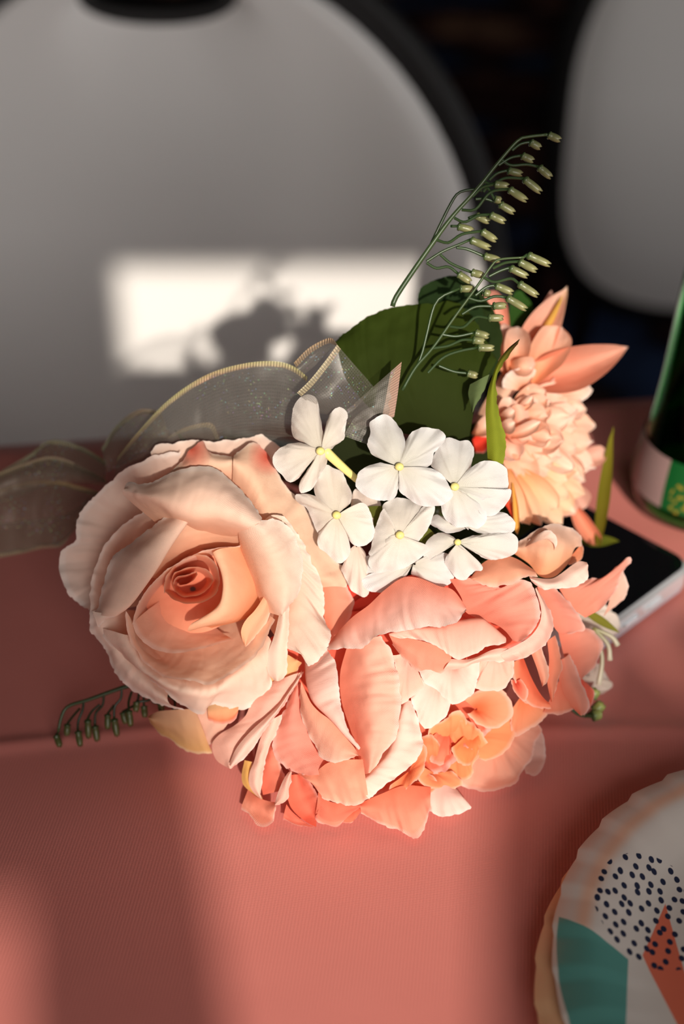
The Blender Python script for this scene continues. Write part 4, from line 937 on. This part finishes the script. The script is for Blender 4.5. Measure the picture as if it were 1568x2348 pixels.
floret((1180, 790, 84), [(86, (1200, 820), (1220, 770), (1292, 716), (1372, 712), (1442, 746), (1478, 800), (1444, 842), (1342, 854), (1250, 838)),
    (92, (1160, 770), (1100, 780), (1040, 738), (990, 772), (1010, 802), (1080, 832), (1150, 832), (1190, 815))], bead=0)
floret((900, 1010, 70), [(84, (860, 1040), (800, 1042), (740, 1040), (640, 1072), (618, 1122), (650, 1164), (722, 1174), (800, 1132), (860, 1082)),
    (78, (900, 1050), (880, 1066), (930, 1092), (982, 1132), (1062, 1144), (1114, 1112), (1124, 1030), (1082, 950), (980, 958), (940, 1000)),
    (80, (720, 960), (652, 966), (610, 1010), (588, 1062), (604, 1082), (662, 1042), (720, 1000))], bead=0)
floret((580, 900, 50), [(64, (540, 930), (500, 1010), (492, 1050), (520, 1104), (562, 1164), (642, 1194), (654, 1040), (614, 920), (590, 900)),
    (60, (560, 780), (550, 650), (575, 596), (640, 610), (694, 640), (718, 690), (694, 782), (640, 820))], bead=0, c0=(236, 214, 196), c1=(240, 222, 210))
# blurred blossoms at the far right edge
for c, ps in (((1330, 1430), ((1360, 1390), (1400, 1400), (1424, 1430), (1390, 1450), (1350, 1470))), ((1370, 1560), ((1350, 1530), (1392, 1548), (1384, 1590)))):
    fl = empty('white_blossom', (0, 0, 0), BQ)
    for k, p in enumerate(ps):
        patch('petal', fl, blade((c[0], c[1], -300), (p[0], p[1], -316 - 6 * k), 28, 'round', 6, 4), (0, 0, 1), M_white, (222, 206, 190), (230, 216, 204), wr=3, res=5)
for k, (x, y) in enumerate(((1372, 1570), (1398, 1514), (1416, 1480))):
    tube('stalk', BQ, [(1360, 1440, -210), ((1360 + x) / 2 + 14, (1440 + y) / 2, -214), (x, y, -216)], 4, 7, M_fern, (120, 120, 50), (224, 214, 190))

# ---------------------------------------------------------------- leaves
G0, G1 = (38, 46, 12), (52, 66, 16)
def leaf(curves, Z=(0, 0, 1), c0=G0, c1=G1, label=None, **k): return patch('leaf', BQ, curves, Z, M_leaf, c0, c1, label=label, rim=0, **k)
leaf([[(900, 990, -60), (960, 1000, -60), (1030, 1010, -60), (1076, 1000, -60)],
      [(800, 880, -50), (900, 880, -30), (1000, 900, -30), (1096, 905, -60)],
      [(772, 790, -70), (880, 800, -40), (1000, 810, -40), (1134, 832, -80)],
      [(768, 786, -90), (828, 736, -90), (900, 706, -96), (984, 696, -110), (1060, 700, -130), (1136, 820, -100)]], wr=5, label='broad dark green leaf behind the fern')
leaf(fan((1060, 860, -170), [(980, 720, -180), (1040, 660, -190), (1110, 680, -200), (1150, 760, -200), (1140, 860, -190)], 6), c0=(28, 40, 14), c1=(34, 48, 16), wr=5)
leaf(fan((1040, 800, -150), [(958, 700, -150), (962, 664, -156), (1000, 640, -160), (1050, 632, -166), (1092, 660, -170), (1108, 720, -170)], 6), c0=(26, 42, 18), c1=(32, 50, 20), wr=5)
leaf(fan((1160, 800, -380), [(1170, 690, -390), (1190, 668, -395), (1220, 700, -400), (1226, 740, -400)], 6), c0=(40, 70, 24), c1=(44, 78, 26), wr=4)
Z4 = (1040, 640, 3.3545)
leaf(two([(262, 1400, 40), (252, 1200, 50), (248, 950, 60), (290, 770, 66), (340, 640, 70), (430, 520, 70), (506, 460, 66)], [(378, 1420, 40), (404, 1240, 40), (356, 1060, 48), (330, 860, 60), (340, 730, 60), (410, 620, 60), (508, 466, 64)], 14), Z4, (118, 126, 30), (140, 150, 46), wr=5, tint=(470, 500, 75, (72, 52, 24)), label='narrow lime green leaf crossing the dahlia')
leaf(two([(126, 810, 20), (112, 880, 16), (128, 960, 16), (140, 1030, 20)], [(296, 720, 36), (260, 800, 36), (210, 900, 30), (146, 1026, 22)], 10), Z4, (84, 100, 60), (100, 116, 74), wr=4, label='grey green leaf tip')
leaf(blade((1370, 1250, -420), (1404, 980, -440), 15, 'point', 8, 10), c0=(92, 82, 14), c1=(118, 112, 28), wr=3)
leaf(blade((1330, 1240, -430), (1420, 1240, -440), 14, 'point', 6, 4), c0=(70, 76, 16), c1=(90, 92, 20), wr=3)
leaf(blade((1340, 1400, -200), (1420, 1450, -210), 10, 'point', 4, 4), c0=(120, 118, 40), c1=(130, 128, 50), wr=2)
leaf(blade((700, 1100, -60), (980, 1060, -80), 110, 'point', 10, 10), c0=(30, 36, 14), c1=(40, 48, 18), wr=5)
for B_, T_, w_ in (((960, 1230, -120), (1210, 1000, -330), 70), ((930, 1250, -130), (1260, 1180, -330), 60), ((900, 1300, -130), (1330, 1330, -230), 70), ((860, 1200, -140), (1120, 960, -330), 60), ((700, 1400, -120), (1100, 1500, -60), 90)):
    leaf(blade(B_, T_, w_, 'point', 12, -20), c0=(30, 38, 14), c1=(40, 50, 18), wr=5)
leaf(blade((820, 1180, 20), (1010, 1240, 20), 40, 'point', 10, 10), c0=(80, 84, 30), c1=(96, 100, 40), wr=3)
leaf(blade((560, 1180, -190), (400, 985, -170), 16, 'point', 4, 4), c0=(34, 46, 20), c1=(44, 56, 24), wr=2)

# ---------------------------------------------------------------- fern-like sprigs of green moulded buds
ZF = (860, 270, 3.2174)
def spray(main, buds, Z, h0, h1, sc=1.0, tip=(146, 144, 98), dark=(50, 70, 40), r=(20, 11), label=None, hz=None):
    sp = empty('green_bud_sprig', (0, 0, 0), BQ)
    if label: sp['label'] = label
    n = len(main)
    def hat(x, y):
        x0, y0 = main[0][:2]; x1, y1 = main[-1][:2]
        return h0 + (h1 - h0) * max(0, min(1, ((x - x0) * (x1 - x0) + (y - y0) * (y1 - y0)) / ((x1 - x0) ** 2 + (y1 - y0) ** 2)))
    k3 = 1 / Z[2]
    tube('stem', sp, [(p[0], p[1], hat(*p[:2])) for p in main], r[0] * k3 * sc, r[1] * k3 * sc, M_fern, dark, mixc(dark, (84, 100, 60), .6), Z)
    rg = random.Random(len(buds))
    for st in buds:
        path, end = st[:-1], st[-1]
        dh = rg.uniform(-26, 30)
        m = len(path)
        pts = [(p[0], p[1], hat(*p) + dh * i / (m - 1)) for i, p in enumerate(path)]
        q = [bq(Z[0] + p[0] * k3, Z[1] + p[1] * k3, p[2]) for p in resample(pts, 12)]
        S = q[-1]; hs = pts[-1][2]
        E = bq(Z[0] + end[0] * k3, Z[1] + end[1] * k3, hs + rg.uniform(-6, 10))
        px = PXM * k3 * sc
        prof = [(0, 13), (.05, 30), (.16, 33), (.2, 27), (.45, 30), (.7, 29), (.86, 26)]
        rads = [11 * px] * len(q) + [f * px for _, f in prof]
        pts2 = q + [S + (E - S) * s for s, _ in prof]
        rows = tube_rows(pts2, rads, 8)
        # jagged mouth of the bud: every other point runs on into a tooth
        last = rows[-1]; ax = E - S
        tooth = [p + ax * (0.17 if i % 2 else 0.0) + (S + ax * .95 - p) * (0.3 if i % 2 else 0.0) for i, p in enumerate(last)]
        rows.append(tooth); rows.append([S + ax * 0.72] * 8)
        cols = []
        for j in range(len(rows)):
            s = (j - len(q)) / max(1, len(prof) - 1)
            c = lin(dark) if j < len(q) - 1 else mixc(lin(mixc(dark, (60, 84, 44), .5)), lin(tip), max(0, min(1, s * 1.1 - .15)))
            cols.append([c] * 8)
        link('bud', grid_mesh('bud', rows, cols, close_u=True), M_fern, sp)
    return sp
s1 = spray([(128, 1392), (150, 1330), (240, 1190), (400, 960), (560, 740), (740, 540), (900, 340), (1050, 170), (1130, 140), (1270, 124)],
    [[(1230, 128), (1250, 126), (1275, 125), (1366, 165)], [(1010, 240), (1070, 195), (1140, 178), (1220, 222)], [(910, 350), (1000, 295), (1080, 278), (1168, 318)],
     [(935, 310), (1000, 350), (1120, 345), (1205, 362), (1298, 440)], [(840, 460), (900, 410), (975, 388), (1084, 415)], [(800, 468), (860, 490), (960, 445), (1095, 448), (1222, 548)],
     [(720, 580), (790, 515), (880, 490), (985, 505)], [(640, 680), (740, 675), (850, 550), (985, 526), (1116, 610)], [(740, 600), (820, 600), (915, 635), (1026, 700)],
     [(585, 740), (660, 770), (760, 722), (845, 715), (958, 768)], [(690, 740), (740, 720), (840, 768)], [(450, 900), (540, 922), (640, 860), (785, 836), (892, 905)], [(560, 800), (605, 800), (722, 832)],
     [(380, 1060), (500, 985), (620, 935), (700, 900), (846, 960)], [(600, 958), (680, 970), (800, 1020), (920, 1052)], [(380, 1070), (450, 1110), (540, 1100), (610, 1150), (704, 1212)],
     [(480, 1010), (560, 1075), (710, 1140), (800, 1165)], [(800, 545), (830, 520), (880, 600), (930, 610)]],
    ZF, 30, 130, label='tall arching sprig of green buds')
tube('side_stem', s1, [(400, 960, 50), (470, 810, 60), (560, 630, 74), (620, 552, 80), (730, 528, 84), (790, 540, 86)], 4, 3, M_fern, (40, 56, 32), Z=ZF)
s2 = spray([(200, 2010), (300, 1840), (430, 1690), (600, 1450), (740, 1260), (860, 1090), (920, 1045), (1100, 1030)],
    [[(1060, 1034), (1090, 1030), (1120, 1010), (1288, 1085)], [(870, 1110), (960, 1070), (1060, 1060), (1188, 1128)], [(840, 1170), (920, 1130), (990, 1106), (1124, 1170)],
     [(800, 1178), (880, 1212), (1000, 1186), (1055, 1220), (1198, 1312)], [(740, 1310), (820, 1250), (885, 1236), (1014, 1290)], [(690, 1330), (780, 1352), (880, 1318), (968, 1325), (1114, 1412)],
     [(640, 1450), (740, 1395), (865, 1390), (966, 1385)], [(555, 1540), (650, 1545), (740, 1470), (830, 1478), (944, 1476)], [(500, 1600), (600, 1612), (735, 1585), (836, 1612)],
     [(430, 1700), (540, 1682), (640, 1640), (715, 1640), (805, 1650)], [(390, 1880), (500, 1770), (620, 1722), (755, 1696), (876, 1698)], [(470, 1830), (580, 1872), (680, 1885), (754, 1905)], [(780, 1300), (800, 1290), (850, 1300)],
     [(310, 1830), (345, 1740), (380, 1600), (430, 1400), (490, 1320), (620, 1262), (724, 1262)]],
    ZF, 30, 120, label='lower sprig of green buds over the broad leaf', r=(13, 8))
ZB = (100, 1540, 4.3556)
s3 = spray([(1180, 190), (1000, 130), (860, 140), (700, 190), (560, 240), (420, 290), (280, 330), (210, 380), (170, 480), (146, 600)],
    [[(160, 540), (146, 600), (124, 635), (165, 750)], [(400, 290), (390, 380), (345, 500), (342, 590), (368, 745)], [(600, 240), (590, 330), (520, 420), (512, 535), (536, 695)], [(360, 370), (290, 450), (238, 520), (232, 640)],
     [(560, 330), (480, 400), (440, 475), (450, 665)], [(780, 180), (770, 270), (710, 350), (704, 465), (734, 645)], [(700, 340), (640, 420), (640, 575)], [(880, 200), (850, 300), (850, 385), (870, 545)], [(960, 200), (920, 320), (790, 400), (820, 520)],
     [(1000, 150), (1000, 340), (1014, 455)], [(1060, 180), (1060, 280), (930, 300), (920, 400)], [(1180, 200), (1300, 280), (1310, 360), (1334, 505)], [(1100, 200), (1090, 300), (1170, 320), (1180, 400)]],
    ZB, -150, -150, sc=1.25, tip=(92, 92, 50), dark=(34, 44, 22), label='short green bud sprig lying low under the rose', r=(22, 13))
s4 = spray([(1290, 1610), (1330, 1640), (1360, 1640)], [[(1340, 1620), (1355, 1600), (1368, 1580)], [(1350, 1638), (1362, 1632), (1382, 1612)], [(1340, 1640), (1356, 1642), (1378, 1636)]], (0, 0, 1), -200, -215, sc=.5, tip=(170, 180, 100), r=(10, 8))

# ---------------------------------------------------------------- sheer ribbon
ZG = (0, 740, 1.6333)
def rib(name, top, bot, bulge=0, bands=('a',), bw=13, ca=(214, 204, 120), cb=(214, 150, 120), n=16, label=None, mat=None):
    a, b = resample(top, n), resample(bot, n)
    o = patch(name, BQ, two(top, bot, bulge, 14), ZG, mat or M_ribbon, (190, 180, 160), (190, 180, 160), wr=5, fray=0, label=label)
    for key in bands:
        e, f = (a, b) if key == 'a' else (b, a)
        e2 = []
        for p, q in zip(e, f):
            L = math.dist(p[:2], q[:2]) or 1
            k = min(.5, bw / L)
            e2.append((p[0] + (q[0] - p[0]) * k, p[1] + (q[1] - p[1]) * k, p[2] + (q[2] - p[2]) * k + 3))
        e3 = [(p[0], p[1], p[2] + 3) for p in e]
        patch('ribbon_edge', o, [e3, e2], ZG, M_band, ca, cb, wr=1, fray=0, nv=3, res=5)
    return o
rib('ribbon_loop', [(440, 505, -170), (520, 405, -140), (640, 282, -110), (790, 188, -80), (960, 146, -50), (1080, 154, -40), (1152, 204, -30)],
    [(424, 600, -190), (600, 565, -170), (740, 500, -140), (860, 452, -110), (960, 440, -90), (1060, 450, -70), (1130, 440, -60)], 26, ('a',), 20, (206, 200, 110), (200, 150, 110), label='sheer grey ribbon loop standing behind the rose')
rib('ribbon_loop', [(640, 420, -150), (700, 390, -130), (790, 376, -120), (820, 430, -120)], [(600, 470, -190), (700, 450, -180), (770, 440, -170), (800, 470, -170)], 10, ('a',), 20, (190, 150, 120), (190, 170, 120))
rib('ribbon_curl', [(1112, 262, 70), (1160, 215, 84), (1220, 140, 88), (1262, 82, 80)], [(1200, 340, 50), (1290, 350, 50), (1350, 300, 44), (1400, 240, 30)], 26, ('a',), 22, (240, 226, 190), (246, 214, 160), label='curled ribbon end with a bright woven edge')
rib('ribbon_curl', [(1100, 150, 0), (1160, 92, 10), (1234, 57, 20), (1262, 80, 60)], [(1130, 200, 0), (1180, 160, 10), (1230, 110, 30), (1258, 92, 62)], 10, ('a',), 20, (210, 150, 110), (200, 140, 100))
rib('ribbon_tail', [(1476, 352, 60), (1490, 260, 74), (1504, 146, 90)], [(1284, 424, 50), (1296, 330, 56), (1310, 318, 60)], 8, ('a',), 52, (238, 156, 156), (242, 176, 168), label='cut ribbon tail with a pink banded edge')
rib('ribbon_tail', [(1476, 352, 58), (1420, 410, 50), (1396, 462, 44)], [(1440, 300, 58), (1340, 340, 52), (1284, 424, 48)], 6, ())
for top, bot, ca, cb, bl in (
    ([(-60, 590, -420), (100, 500, -420), (190, 440, -410), (300, 462, -390), (400, 520, -330)], [(-60, 700, -430), (100, 640, -420), (200, 600, -400), (300, 590, -370), (390, 600, -320)], (150, 150, 110), (160, 140, 100), 10),
    ([(-60, 585, -400), (80, 530, -400), (200, 500, -390), (320, 545, -370), (400, 590, -320)], [(-60, 660, -400), (80, 625, -400), (200, 600, -390), (320, 600, -370), (400, 610, -330)], (200, 150, 120), (190, 160, 90), 12),
    ([(-60, 640, -410), (80, 600, -410), (200, 590, -400), (300, 612, -380), (390, 640, -340)], [(-60, 880, -460), (80, 860, -450), (200, 830, -430), (270, 790, -400), (330, 700, -360)], (190, 140, 70), (196, 140, 70), 24),
    ([(-60, 890, -450), (60, 868, -450), (160, 846, -440), (230, 836, -420), (280, 770, -390)], [(-60, 760, -470), (80, 740, -470), (200, 730, -450), (280, 700, -420), (340, 650, -380)], (206, 160, 120), (190, 150, 100), 12),
    ([(380, 470, -300), (440, 380, -290), (520, 325, -270), (600, 330, -250)], [(400, 560, -300), (480, 520, -280), (560, 470, -250), (640, 430, -230)], (150, 150, 120), (150, 150, 120), 10)):
    rib('ribbon_loop', top, bot, bl, ('a',), 20, ca, cb, mat=M_ribbon_dense)

# bound stems running back from the flowers, resting on the cloth behind them
for k in range(7):
    a = 2 * math.pi * k / 6; r_ = 0.0 if k == 6 else 0.007
    s = unproj(930, 1180, -150); e_ = Vector((-0.050, 0.555, TABLE_Z + 0.014))
    off = Vector((math.cos(a) * r_, 0, math.sin(a) * r_))
    tube('stem', BQ, [tuple(s + off * 1.6), tuple((s + e_) / 2 + off + Vector((0, 0, .004))), tuple(e_ + off)], 0.0034, 0.0034, M_fern, (70, 84, 40), world=True)
